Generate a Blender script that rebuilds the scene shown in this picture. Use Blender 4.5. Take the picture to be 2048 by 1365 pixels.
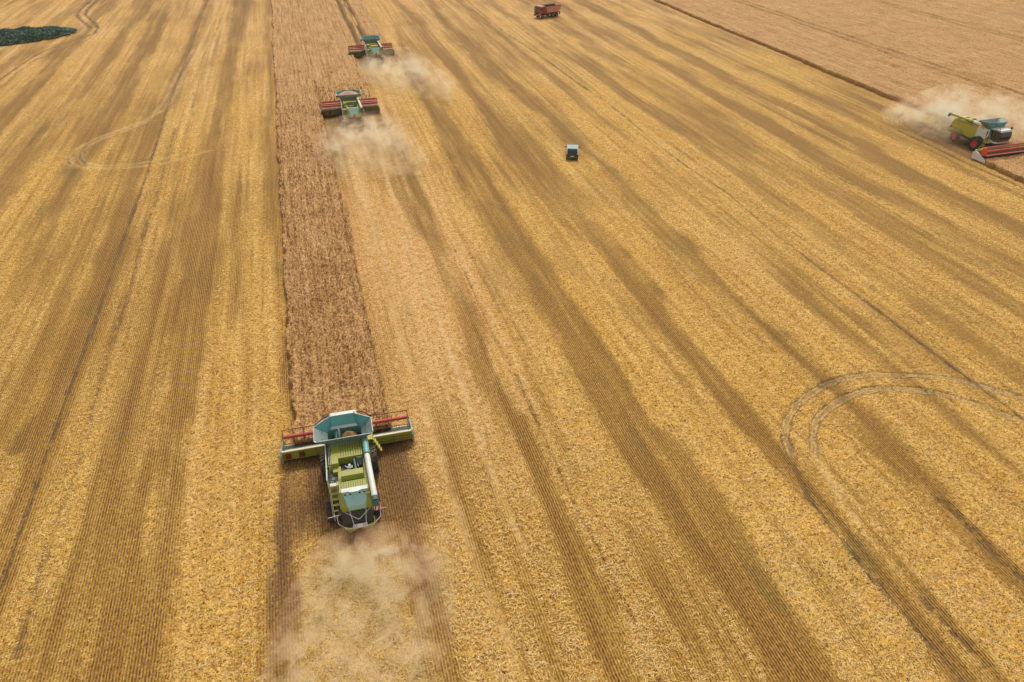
import bpy, bmesh, math, random
import numpy as np
from mathutils import Vector, Matrix, Euler
for o in list(bpy.data.objects): bpy.data.objects.remove(o)
SC = bpy.context.scene
COL = SC.collection
PI = math.pi
rad = math.radians
random.seed(7)
RNG = np.random.default_rng(11)

# ------------------------------------------------------------------ camera
CAM_H = 37.0
PITCH = rad(36.3)          # below the horizon
YAW = rad(16.4)            # to the right of the field rows (+Y)
cd = bpy.data.cameras.new('camera')
cam = bpy.data.objects.new('camera', cd)
COL.objects.link(cam)
cam.location = (0, 0, CAM_H)
cam.rotation_euler = (PI / 2 - PITCH, 0, -YAW)
cd.sensor_width = 36.0
cd.lens = 36.0 * 1365.0 / 2048.0
cd.clip_start = 0.5
cd.clip_end = 12000
SC.camera = cam

# ------------------------------------------------------------------ sky, sun, exposure
SUN_EL = rad(56)
SUN_AZ = rad(25)           # measured from +Y towards +X
wd = bpy.data.worlds.new('World')
SC.world = wd
wd.use_nodes = True
wn = wd.node_tree.nodes
wl = wd.node_tree.links
sky = wn.new('ShaderNodeTexSky')
sky.sky_type = 'NISHITA'
sky.sun_disc = False
sky.sun_elevation = SUN_EL
sky.sun_rotation = SUN_AZ
sky.air_density = 1.0
sky.dust_density = 4.0
sky.ozone_density = 1.0
hs = wn.new('ShaderNodeHueSaturation')      # thin high cloud: a whiter sky
hs.inputs['Saturation'].default_value = 0.22
wl.new(sky.outputs['Color'], hs.inputs['Color'])
wl.new(hs.outputs['Color'], wn['Background'].inputs['Color'])
wn['Background'].inputs['Strength'].default_value = 0.135
sd = bpy.data.lights.new('sun', 'SUN')
sd.energy = 1.5
sd.angle = rad(12)
sd.color = (1.0, 0.93, 0.82)
sun = bpy.data.objects.new('sun', sd)
COL.objects.link(sun)
sdir = Vector((math.sin(SUN_AZ) * math.cos(SUN_EL), math.cos(SUN_AZ) * math.cos(SUN_EL), math.sin(SUN_EL)))
sun.rotation_euler = sdir.to_track_quat('Z', 'Y').to_euler()
sun.location = sdir * 300
SC.view_settings.view_transform = 'Standard'
SC.view_settings.look = 'None'
SC.view_settings.gamma = 1.0
SC.view_settings.exposure = 0.10
SC.render.engine = 'CYCLES'
SC.cycles.volume_bounces = 4
SC.cycles.volume_step_rate = 1.0
SC.cycles.max_bounces = 6
SC.cycles.use_denoising = True

# ------------------------------------------------------------------ tagging
def tag(o, label=None, cat=None, group=None, kind=None):
    if label: o['label'] = label
    if cat: o['category'] = cat
    if group: o['group'] = group
    if kind: o['kind'] = kind
    return o

def thing(name, label, cat, loc, rz=0.0, group=None):
    o = bpy.data.objects.new(name, None)
    o.empty_display_size = 0.5
    COL.objects.link(o)
    o.location = loc
    o.rotation_euler = (0, 0, rz)
    return tag(o, label, cat, group)

# ------------------------------------------------------------------ value noise (numpy)
_TAB = np.random.default_rng(5).random((256, 256)).astype(np.float32)
def vnoise(x, y, s=0):
    x = x + s * 17.31; y = y + s * 9.77
    xi = np.floor(x).astype(np.int64); yi = np.floor(y).astype(np.int64)
    fx = (x - xi); fy = (y - yi)
    fx = fx * fx * (3 - 2 * fx); fy = fy * fy * (3 - 2 * fy)
    a = _TAB[xi & 255, yi & 255]; b = _TAB[(xi + 1) & 255, yi & 255]
    c = _TAB[xi & 255, (yi + 1) & 255]; d = _TAB[(xi + 1) & 255, (yi + 1) & 255]
    return (a * (1 - fx) + b * fx) * (1 - fy) + (c * (1 - fx) + d * fx) * fy
def fbm(x, y, o=4, s=0, g=0.5):
    v = 0; a = 1.0; t = 0.0
    for k in range(o):
        v = v + a * vnoise(x * 2 ** k, y * 2 ** k, s + 3 * k); t += a; a *= g
    return v / t
def sstep(a, b, x):
    t = np.clip((x - a) / (b - a), 0, 1)
    return t * t * (3 - 2 * t)

# ------------------------------------------------------------------ materials
def new_mat(name):
    m = bpy.data.materials.new(name)
    m.use_nodes = True
    nt = m.node_tree
    return m, nt, nt.nodes['Principled BSDF']
def N(nt, t, **kw):
    n = nt.nodes.new(t)
    for k, v in kw.items(): setattr(n, k, v)
    return n
def math_node(nt, op, a, b=None, c=None, clamp=False):
    n = N(nt, 'ShaderNodeMath', operation=op, use_clamp=clamp)
    for i, v in enumerate((a, b, c)):
        if v is None: continue
        if isinstance(v, (int, float)): n.inputs[i].default_value = v
        else: nt.links.new(v, n.inputs[i])
    return n.outputs[0]
def ramp(nt, fac, stops):
    n = N(nt, 'ShaderNodeValToRGB')
    el = n.color_ramp.elements
    while len(el) < len(stops): el.new(0.5)
    for e, (p, c) in zip(el, stops):
        e.position = p
        e.color = (c[0], c[1], c[2], 1) if not isinstance(c, float) else (c, c, c, 1)
    nt.links.new(fac, n.inputs['Fac'])
    return n.outputs['Color']
def mixc(nt, fac, a, b, mode='MIX'):
    n = N(nt, 'ShaderNodeMix', data_type='RGBA', blend_type=mode)
    n.clamp_factor = True
    for i, v in ((0, fac), (6, a), (7, b)):
        if isinstance(v, (int, float)): n.inputs[i].default_value = v
        elif isinstance(v, tuple): n.inputs[i].default_value = (v[0], v[1], v[2], 1)
        else: nt.links.new(v, n.inputs[i])
    return n.outputs[2]
def noise(nt, vec, scale, detail=3.0, rough=0.55, dist=0.0):
    n = N(nt, 'ShaderNodeTexNoise')
    n.inputs['Scale'].default_value = scale
    n.inputs['Detail'].default_value = detail
    n.inputs['Roughness'].default_value = rough
    n.inputs['Distortion'].default_value = dist
    nt.links.new(vec, n.inputs['Vector'])
    return n.outputs['Fac']
def scaled(nt, vec, sx, sy, sz, rz=0.0):
    n = N(nt, 'ShaderNodeMapping')
    n.inputs['Scale'].default_value = (sx, sy, sz)
    n.inputs['Rotation'].default_value = (0, 0, rz)
    nt.links.new(vec, n.inputs['Vector'])
    return n.outputs['Vector']

_M = {}
def paint(name, col, rough=0.45, metal=0.0, dirt=0.25, dust=(0.36, 0.26, 0.14), spec=0.5):
    """painted or bare machine surface with dust settled in irregular patches"""
    if name in _M: return _M[name]
    m, nt, b = new_mat(name)
    tc = N(nt, 'ShaderNodeTexCoord')
    n1 = noise(nt, tc.outputs['Object'], 2.3, 5, 0.65)
    n2 = noise(nt, tc.outputs['Object'], 11.0, 3, 0.6)
    k = math_node(nt, 'MULTIPLY', ramp(nt, n1, [(0.35, 0.0), (0.75, 1.0)]), dirt)
    c = mixc(nt, k, col, dust)
    n3 = noise(nt, tc.outputs['Object'], 34.0, 2, .6)     # chaff lying on level faces
    gg = N(nt, 'ShaderNodeNewGeometry'); sp_ = N(nt, 'ShaderNodeSeparateXYZ'); nt.links.new(gg.outputs['Normal'], sp_.inputs[0])
    up = math_node(nt, 'MULTIPLY', ramp(nt, sp_.outputs[2], [(.55, 0.0), (.9, 1.0)]), ramp(nt, math_node(nt, 'MULTIPLY_ADD', n1, .5, math_node(nt, 'MULTIPLY', n3, .6)), [(.52, 0.0), (.66, 1.0)]))
    c = mixc(nt, math_node(nt, 'MULTIPLY', up, min(.8, dirt * 1.8)), c, (.42, .28, .12))
    lo = tuple(x * 0.72 for x in col)
    c2 = mixc(nt, math_node(nt, 'MULTIPLY', ramp(nt, n2, [(0.45, 0.0), (0.7, 1.0)]), 0.35), c, lo)
    nt.links.new(c2, b.inputs['Base Color'])
    r = math_node(nt, 'MULTIPLY_ADD', k, 0.35, rough, clamp=True)
    nt.links.new(r, b.inputs['Roughness'])
    b.inputs['Metallic'].default_value = metal
    b.inputs['Specular IOR Level'].default_value = spec
    _M[name] = m
    return m
def M(k): return PAL[k]()
PAL = {
    'lime': lambda: paint('lime_paint', (0.33, 0.36, 0.030), 0.42, dirt=0.24),
    'lime_dark': lambda: paint('olive_and_shaded_lime', (0.13, 0.17, 0.035), 0.5, dirt=0.25),  # olive parts; on the far headers, lime darkened for shade and dust
    'yellow': lambda: paint('yellow_paint', (0.50, 0.44, 0.03), 0.42, dirt=0.2),
    'white': lambda: paint('offwhite_paint', (0.74, 0.78, 0.72), 0.4, dirt=0.22),
    'cream': lambda: paint('cream_paint', (0.72, 0.70, 0.50), 0.4, dirt=0.2),
    'teal': lambda: paint('teal_shaded_white', (0.36, 0.64, 0.59), 0.4, dirt=0.16),  # white panels with the teal tone of their shade put into the colour
    'tank': lambda: paint('teal_shaded_steel', (0.13, 0.42, 0.39), 0.45, 0.2, dirt=0.2),  # darker teal carries painted shade on the tank's backlit walls
    'steel': lambda: paint('bare_steel', (0.36, 0.46, 0.44), 0.38, 0.6, dirt=0.3),
    'rib': lambda: paint('dark_teal_steel', (0.05, 0.13, 0.13), 0.5, dirt=0.15),
    'dark': lambda: paint('dark_machine', (0.022, 0.028, 0.03), 0.6, dirt=0.12),
    'black': lambda: paint('black_seam', (0.008, 0.009, 0.01), 0.7, dirt=0.0),
    'rubber': lambda: paint('tyre_rubber', (0.024, 0.026, 0.028), 0.85, dirt=0.35, dust=(0.16, 0.12, 0.075)),
    'brightred': lambda: paint('bright_red_bats', (0.58, 0.085, 0.075), 0.45, dirt=0.3),
    'red': lambda: paint('red_paint', (0.62, 0.040, 0.050), 0.42, dirt=0.18),
    'orange': lambda: paint('orange_red', (0.75, 0.09, 0.02), 0.42, dirt=0.05),
    'rednet': lambda: paint('dark_red_tines', (0.22, 0.022, 0.018), 0.55, dirt=0.2),
    'darkred': lambda: paint('deep_red_reflector', (0.16, 0.008, 0.008), 0.3, dirt=0.08),
    'signred': lambda: paint('sign_red', (0.62, 0.02, 0.02), 0.4, dirt=0.06),
    'signwhite': lambda: paint('sign_white', (0.80, 0.80, 0.78), 0.4, dirt=0.08),
    'engine': lambda: paint('grey_engine_parts', (0.14, 0.20, 0.20), 0.4, 0.5, dirt=0.2),
    'glass': lambda: paint('dark_glass', (0.010, 0.022, 0.024), 0.06, dirt=0.06, spec=0.8),
    'truckred': lambda: paint('maroon_paint', (0.34, 0.022, 0.030), 0.4, dirt=0.2),
    'tipper': lambda: paint('faded_red_body', (0.74, 0.22, 0.18), 0.55, dirt=0.4, dust=(0.6, 0.36, 0.26)),
    'cartail': lambda: paint('dark_teal_car', (0.010, 0.035, 0.045), 0.25, dirt=0.08),
    'carroof': lambda: paint('pale_car_roof', (0.24, 0.42, 0.39), 0.35, dirt=0.08),
    'amber': lambda: paint('amber_lens', (0.75, 0.17, 0.02), 0.3, dirt=0.0),
    'lamp': lambda: paint('clear_lamp', (0.75, 0.78, 0.78), 0.15, dirt=0.05),
    'cloth': lambda: paint('dark_seat', (0.03, 0.03, 0.035), 0.8, dirt=0.1),
}

# ------------------------------------------------------------------ mesh builder
class MB:
    def __init__(s): s.v = []; s.f = []; s.mi = []; s.mats = []; s.cur = 0
    def mat(s, k):
        if k not in s.mats: s.mats.append(k)
        s.cur = s.mats.index(k); return s
    def add(s, vs, fs):
        b = len(s.v); s.v += [tuple(x) for x in vs]
        for f in fs: s.f.append(tuple(b + i for i in f)); s.mi.append(s.cur)
        return s
    def box(s, c, d, rot=None, top=None):
        """centre, dims; rot Euler; top=(sx,sy) scales the upper face"""
        tx, ty = top if top else (1, 1)
        hx, hy, hz = d[0] / 2, d[1] / 2, d[2] / 2
        vs = [Vector((-hx, -hy, -hz)), Vector((hx, -hy, -hz)), Vector((hx, hy, -hz)), Vector((-hx, hy, -hz)),
              Vector((-hx * tx, -hy * ty, hz)), Vector((hx * tx, -hy * ty, hz)), Vector((hx * tx, hy * ty, hz)), Vector((-hx * tx, hy * ty, hz))]
        if rot is not None:
            R = Euler(rot).to_matrix(); vs = [R @ v for v in vs]
        vs = [v + Vector(c) for v in vs]
        return s.add(vs, [(0, 3, 2, 1), (4, 5, 6, 7), (0, 1, 5, 4), (1, 2, 6, 5), (2, 3, 7, 6), (3, 0, 4, 7)])
    def bb(s, a, b):
        return s.box([(a[i] + b[i]) / 2 for i in range(3)], [abs(b[i] - a[i]) for i in range(3)])
    def prism(s, poly, axis, a, b):
        """polygon extruded along axis: x -> poly is (y,z); y -> (x,z); z -> (x,y)"""
        def p(t, q):
            return (t, q[0], q[1]) if axis == 'x' else ((q[0], t, q[1]) if axis == 'y' else (q[0], q[1], t))
        n = len(poly)
        vs = [p(a, q) for q in poly] + [p(b, q) for q in poly]
        fs = [tuple(range(n))[::-1], tuple(range(n, 2 * n))] + [(i, (i + 1) % n, n + (i + 1) % n, n + i) for i in range(n)]
        return s.add(vs, fs)
    def tube(s, p0, p1, r0, r1=None, n=10, cap=True):
        r1 = r0 if r1 is None else r1
        p0 = Vector(p0); p1 = Vector(p1)
        q = (p1 - p0).to_track_quat('Z', 'Y')
        vs = []
        for p, r in ((p0, r0), (p1, r1)):
            for i in range(n):
                a = 2 * PI * i / n
                vs.append(p + q @ Vector((math.cos(a) * r, math.sin(a) * r, 0)))
        fs = [(i, (i + 1) % n, n + (i + 1) % n, n + i) for i in range(n)]
        if cap: fs += [tuple(range(n))[::-1], tuple(range(n, 2 * n))]
        return s.add(vs, fs)
    def path(s, pts, r, n=6):
        for a, b in zip(pts[:-1], pts[1:]): s.tube(a, b, r, n=n)
        return s
    def disc(s, c, axis, prof, n=20):
        """lathe: prof list of (radius, offset along axis)"""
        ax = {'x': Vector((1, 0, 0)), 'y': Vector((0, 1, 0)), 'z': Vector((0, 0, 1))}[axis]
        u = Vector((0, 1, 0)) if axis == 'x' else Vector((1, 0, 0))
        w = ax.cross(u); vs = []
        for r, t in prof:
            for i in range(n):
                a = 2 * PI * i / n
                vs.append(Vector(c) + ax * t + (u * math.cos(a) + w * math.sin(a)) * r)
        fs = []
        for k in range(len(prof) - 1):
            for i in range(n):
                fs.append((k * n + i, k * n + (i + 1) % n, (k + 1) * n + (i + 1) % n, (k + 1) * n + i))
        fs.append(tuple(range(n))[::-1]); m = (len(prof) - 1) * n; fs.append(tuple(range(m, m + n)))
        return s.add(vs, fs)
    def quad(s, a, b, c, d, t=0.03):
        """a panel of thickness t"""
        a, b, c, d = map(Vector, (a, b, c, d))
        nn = (b - a).cross(d - a).normalized() * t
        vs = [a, b, c, d, a - nn, b - nn, c - nn, d - nn]
        return s.add(vs, [(0, 1, 2, 3), (7, 6, 5, 4), (0, 4, 5, 1), (1, 5, 6, 2), (2, 6, 7, 3), (3, 7, 4, 0)])
    def mesh(s, name):
        me = bpy.data.meshes.new(name)
        me.from_pydata(s.v, [], s.f)
        for k in s.mats: me.materials.append(M(k))
        me.polygons.foreach_set('material_index', s.mi)
        bm = bmesh.new(); bm.from_mesh(me)
        bmesh.ops.recalc_face_normals(bm, faces=bm.faces)
        bm.to_mesh(me); bm.free()
        return me
    def build(s, name, parent=None, smooth=False, bevel=0.0):
        me = s.mesh(name)
        if smooth:
            me.polygons.foreach_set('use_smooth', [True] * len(me.polygons))
            try: me.set_sharp_from_angle(angle=rad(40))
            except Exception: pass
        o = bpy.data.objects.new(name, me)
        COL.objects.link(o)
        if parent is not None: o.parent = parent
        if bevel:
            bv = o.modifiers.new('bevel', 'BEVEL'); bv.width = bevel; bv.segments = 2
            bv.limit_method = 'ANGLE'; bv.angle_limit = rad(35)
        return o
def B(k): return MB().mat(k)
BANDS = {
    'A': [(14.1,19.18,22.65),(19.0,19.01,22.84),(24.3,18.49,23.13),(27.4,18.19,22.90),(32.5,18.15,22.61),(35.0,18.24,21.60),(41.5,18.35,22.11),(49.4,18.45,21.97),(59.2,18.25,22.04),(70.9,17.98,22.12),(88.8,18.03,22.15),(111.2,18.51,22.21),(126.6,18.61,22.44),(138.3,19.44,21.78),(158.4,21.10,22.67),(178.2,22.62,24.12)],
    'B': [(11.4,28.30,31.51),(13.0,28.11,31.50),(15.0,28.51,31.18),(17.4,28.47,30.76),(20.0,28.40,30.71),(22.8,28.52,30.75),(26.0,28.48,30.83),(29.5,28.15,30.38),(32.3,27.50,30.30),(36.4,27.75,30.32),(41.1,27.94,30.51),(46.8,27.26,30.15),(52.9,27.69,30.99),(60.2,27.92,30.97),(68.4,26.67,30.36),(86.1,27.14,30.53),(95.3,26.04,30.39),(108.6,27.10,30.33),(124.1,27.24,30.20),(140.8,27.63,31.19),(160.3,27.10,29.24),(182.0,27.27,30.94),(216.8,27.19,30.08)],
    'C': [(16.3,36.38,38.03),(19.0,36.60,38.21),(22.6,37.22,38.80),(25.2,36.97,38.79),(26.8,36.77,38.92),(29.5,36.79,39.22),(32.5,37.20,38.91),(37.1,37.29,38.83),(41.4,35.99,38.96),(47.4,35.45,38.35),(54.2,35.42,38.71),(62.0,35.40,39.12),(65.1,35.59,38.30),(74.6,36.45,38.98),(83.0,37.58,39.85),(89.8,37.16,39.12),(97.5,36.76,39.29),(105.8,36.78,39.78),(115.6,35.39,39.08),(126.2,35.59,38.37),(139.0,33.89,38.13),(161.5,34.77,37.70),(190.1,35.29,37.90),(214.1,36.55,39.85)],
    'D': [(24.6,44.55,46.10),(27.4,43.92,45.97),(30.4,44.41,46.01),(33.8,44.52,46.64),(37.4,44.92,46.85),(41.5,45.23,47.67),(46.0,45.34,46.68),(51.3,45.22,47.29),(55.0,45.42,47.05),(63.6,45.25,46.79),(74.8,45.24,47.14),(87.0,45.05,47.15),(109.0,44.15,46.60),(130.9,44.54,47.07)],
    'E': [(16.8,10.11,12.44),(21.5,10.42,12.98),(25.3,10.23,12.88),(29.7,10.49,12.42),(34.8,10.28,12.51),(37.5,9.81,12.38),(44.1,9.40,11.64),(52.0,9.51,12.13),(61.7,9.97,12.55),(74.1,9.57,12.71),(85.1,10.32,12.85),(97.6,10.38,13.25)],
    'F': [(24.6,-16.57,-12.47),(26.1,-16.50,-12.62),(29.5,-16.69,-11.97),(33.2,-16.50,-11.97),(37.5,-16.05,-12.64),(42.6,-16.36,-14.02),(46.1,-16.17,-12.43),(50.3,-15.62,-13.12),(54.0,-15.84,-12.38),(62.6,-16.45,-12.61),(69.2,-15.73,-12.30),(81.9,-17.02,-12.11),(90.2,-16.47,-12.46),(102.1,-16.24,-12.97),(117.0,-15.97,-13.60),(141.3,-15.61,-12.83),(194.6,-15.68,-11.18),(229.5,-16.00,-11.73)],
    'G': [(44.8,-24.77,-22.80),(45.4,-25.59,-22.86),(52.0,-25.24,-22.82),(65.3,-25.39,-22.81),(84.4,-25.60,-23.26),(90.2,-25.74,-23.09),(101.7,-26.06,-23.54),(115.7,-25.16,-23.08),(151.2,-24.11,-21.77),(217.0,-23.92,-21.98)],
    'Hh': [(67.3,-32.26,-30.81),(74.4,-33.20,-30.78),(86.7,-33.44,-31.26),(92.6,-33.82,-30.50),(104.0,-33.78,-31.25),(117.9,-32.51,-30.43),(135.9,-33.71,-29.94),(159.1,-34.31,-29.98),(190.9,-35.53,-30.08),(235.8,-37.32,-32.50)],
    'I': [(106.4,-41.96,-38.10),(120.3,-40.83,-38.30),(138.1,-41.18,-38.24),(161.1,-41.15,-37.20),(192.5,-40.97,-37.00),(236.8,-40.76,-37.04)],
    'J': [(43.8,-5.70,-4.97),(48.8,-6.51,-4.91),(53.7,-5.86,-4.95),(59.6,-6.06,-4.94),(66.4,-6.24,-4.87),(79.2,-7.65,-5.30),(82.0,-7.65,-5.30),(96.2,-7.38,-5.31),(114.7,-7.87,-5.50),(138.7,-7.00,-5.48),(173.8,-7.08,-5.12),(226.9,-7.06,-4.99)],
    'K': [(22.1,-7.92,-5.70),(26.9,-7.83,-5.19),(30.6,-7.66,-5.13),(34.9,-7.43,-4.37),(39.7,-6.43,-4.71)],
    'Lr': [(19.1,2.17,3.24),(21.8,1.80,2.96),(24.1,1.48,2.86),(26.7,1.09,2.84),(29.5,0.86,2.15),(32.6,0.41,2.80),(37.7,0.58,3.16)],
}
TRACKS = [
    ('k', 0.34, [(-22.88,231.55),(-23.11,164.72),(-23.32,125.85),(-22.92,97.58),(-23.11,79.77),(-23.06,62.87),(-23.22,50.86),(-23.17,41.8),(-23.1,32.5)]),
    ('m', 0.4, [(-20.94,118.5),(-20.92,102.49),(-20.79,88.79),(-21.02,80.82),(-20.84,76.51),(-20.76,66.83),(-20.96,57.6),(-20.9,53.77),(-20.8,47.29),(-20.68,44.51),(-20.8,39.99),(-20.86,38.11),(-21.03,35.09),(-21.06,31.36),(-20.91,27.39)]),
    ('p', 0.7, [(-20.26,230.78),(-19.78,204.03),(-20.83,175.95),(-22.2,152.99),(-22.62,143.38),(-23.27,131.84),(-23.98,128.18),(-26.06,123.35),(-29.35,119.66),(-32.25,116.54),(-34.11,112.6),(-34.54,109.56),(-33.86,106.66),(-32.14,104.53),(-29.11,103.32),(-24.62,102.64),(-21.32,102.97),(-18.04,104.56),(-15.11,106.29)]),
    ('p', 0.6, [(-22.31,171.54),(-23.1,159.94),(-23.85,143.74),(-24.23,133.12),(-25.15,126.67),(-25.74,122.82),(-28.71,118.66),(-31.43,115.91),(-32.83,113.17),(-33.22,110.91),(-32.91,108.39),(-31.77,106.05),(-29.31,104.54),(-25.65,103.72),(-22.6,104.35),(-19.33,106.12)]),
    ('k', 0.35, [(-33.01,113.52),(-33.29,110.93),(-32.96,108.41),(-31.74,105.91)]),
    ('k', 0.2, [(-34.7,109.26),(-33.94,106.56),(-32.08,104.19)]),
    ('m', 0.25, [(-16.97,229.81),(-18.11,195.21),(-19.76,164.69),(-20,140.34),(-18.78,123.88)]),
    ('p', 0.5, [(-17.29,214.67),(-18.27,168.79),(-18.02,142.03),(-17.05,126.14)]),
    ('k', 0.8, [(-54.57,240.88),(-54.84,225.72),(-54.1,217.43),(-50.72,207.86),(-47.95,201.02)]),
    ('k', 0.8, [(-52.93,240.39),(-53.08,225.2),(-52.18,217.98),(-47.47,204.86),(-46.27,200.52),(-46.1,194.77)]),
    ('p', 0.9, [(-51.96,217.92),(-52.16,211.42),(-48.96,200.34),(-48.65,194.6)]),
    ('k', 0.5, [(-46.1,194.77),(-48.73,189.26),(-52.47,182.01),(-54.5,173.45),(-55.06,166.61),(-55.81,156.67)]),
    ('m', 0.5, [(-48.08,193.52),(-52.11,185.16),(-55.3,179.69)]),
    ('m', 0.5, [(-46.54,193.06),(-47.83,186.42),(-50.68,178.33),(-53.6,169.62),(-54,161.07),(-53.84,149.2)]),
    ('m', 0.4, [(-45.88,195.64),(-46.59,183.54),(-48.42,164.66)]),
    ('q', 0.52, [(30.21,28.66),(30.75,30.31),(32.01,31.93),(34.01,33.45),(35.87,34.23),(37.44,34.8),(39.55,35.12),(41.89,35.02),(44.42,34.28),(47.06,33.26),(49.32,31.89),(50.98,30.01),(52.26,28.74)]),
    ('q', 0.52, [(31.8,28.2),(32.76,29.72),(34.21,31.28),(36.01,32.21),(38.02,32.93),(39.74,33.2),(41.75,33.18),(43.12,32.78),(45.53,31.61),(47.41,29.94),(48.88,28),(49.8,26.49)]),
    ('k', 0.4, [(37.03,34.69),(38,34.86),(38.91,35.07)]),
    ('k', 0.4, [(37.14,32.64),(38.23,32.98)]),
    ('k', 0.34, [(30.77,29.9),(30.37,28.89),(29.39,26.86),(28.85,24.7),(28.69,22.44),(28.72,20.57),(28.67,19.37),(28.7,16.94),(28.73,14.71),(28.82,13.49),(28.9,11.71),(28.9,10.55)]),
    ('p', 0.6, [(32.58,29.36),(32.09,28.38),(31.4,26.44),(30.99,24.39),(30.64,22.17)]),
    ('s', 0.45, [(30.64,22.17),(30.59,20.44),(30.38,18.47),(30.56,16.76),(30.57,14.85),(30.69,12.94),(30.7,11.18),(30.82,10.18)]),
    ('k', 0.3, [(49.92,236.29),(48.37,210.58),(47.58,169.74),(48.81,146.16),(49.31,124.56),(49.98,111.29),(49.78,99.42),(49.29,87.64),(49.56,80.79),(50.23,72.15),(49.68,61.2),(49.56,51.42),(49.82,42.85),(49.81,36.23),(49.98,30.77),(50.1,24.46)]),
    ('m', 0.3, [(52.63,187.64),(51.43,83.54),(52.16,71.09),(51.8,61.53),(52.07,49.17),(52.1,40.93),(52.19,33.71),(51.96,28.6)]),
    ('s', 0.7, [(37.52,22.49),(37.64,20.18),(37.36,17.27),(37.68,14.97)]),
    ('m', 0.22, [(12.94,68.65),(12.72,51.04),(13.11,42.3),(13.06,37.51),(12.88,31.39),(13.01,28.59),(13.18,24.19),(13.22,20.06),(13.1,16.87),(13.03,15.79)]),
    ('m', 0.25, [(85.64,155.26),(86.59,120.8),(87.44,96.26),(87.32,84.01),(86.34,59.91)]),
    ('m', 0.25, [(66.49,84.94),(67.5,70.62),(67.99,61.61),(67.38,45.52)]),
    ('k', 0.5, [(88.57,84.58),(88.63,78.2),(88.3,71.9),(88.57,64.76),(88.43,60.91)]),
    ('p', 0.55, [(5.69,110.91),(5.2,91.99),(4.88,75.47),(4.87,65.02),(4.62,54.9),(4.63,48),(4.82,43.13),(4.92,39.31),(5.07,35.43),(4.98,32.07),(5.18,28.2),(5.25,25.75),(5.47,23.17),(5.71,21.05),(5.87,18.5)]),
    ('p', 0.5, [(9.9,116.08),(8.33,84.98),(8.02,72.28),(8.01,64.09),(8.25,51.93),(8.41,44.44),(8.35,40.36),(8.17,34.88),(8.25,31.25),(8.59,26.21)]),
    ('m', 0.4, [(2.38,83.51),(1.87,65.35),(1.64,53.04),(1.63,44.2)]),
]

# ------------------------------------------------------------------ the field
STRIP_L = -5.25
def strip_right(y):
    """right edge of the standing strip: three machines working in echelon"""
    return np.where(y < 119.6, 1.85, np.where(y < 157.4, 11.1, 20.2))
def right_edge(y):
    return np.where(y > 74.5, 98.9, 90.0)

def field_axes():
    q = np.concatenate([-np.geomspace(500, 1, 12), 17 * (245 / 17) ** np.linspace(0, 1, 1000), np.geomspace(260, 7000, 14)])
    t = np.concatenate([-np.geomspace(60, 1.1, 12), np.linspace(-1, 1, 880), np.geomspace(1.1, 60, 12)])
    return q, t
def grid_faces(nr, nc):
    i = np.arange(nr - 1)[:, None] * nc + np.arange(nc - 1)[None, :]
    return np.stack([i, i + 1, i + nc + 1, i + nc], -1).reshape(-1, 4)
def np_mesh(name, co, faces, smooth=True):
    me = bpy.data.meshes.new(name)
    nv, nf = len(co), len(faces); k = faces.shape[1]
    me.vertices.add(nv); me.vertices.foreach_set('co', np.ascontiguousarray(co, np.float32).ravel())
    me.loops.add(nf * k); me.loops.foreach_set('vertex_index', np.ascontiguousarray(faces, np.int32).ravel())
    me.polygons.add(nf); me.polygons.foreach_set('loop_start', np.arange(nf, dtype=np.int32) * k)
    try: me.polygons.foreach_set('loop_total', np.full(nf, k, np.int32))
    except Exception: pass
    if smooth: me.polygons.foreach_set('use_smooth', np.ones(nf, bool))
    me.update(calc_edges=True)
    return me
def set_attr(me, name, a):
    at = me.attributes.new(name, 'FLOAT', 'POINT')
    at.data.foreach_set('value', np.ascontiguousarray(a, np.float32).ravel())

def band_depth(X, Y, tab, wob, soft):
    t = np.array(tab); yy = t[:, 0]
    L = np.interp(Y, yy, t[:, 1]); R = np.interp(Y, yy, t[:, 2])
    d = np.minimum(X - L, R - X) + wob
    return sstep(-soft, soft, d)

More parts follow.
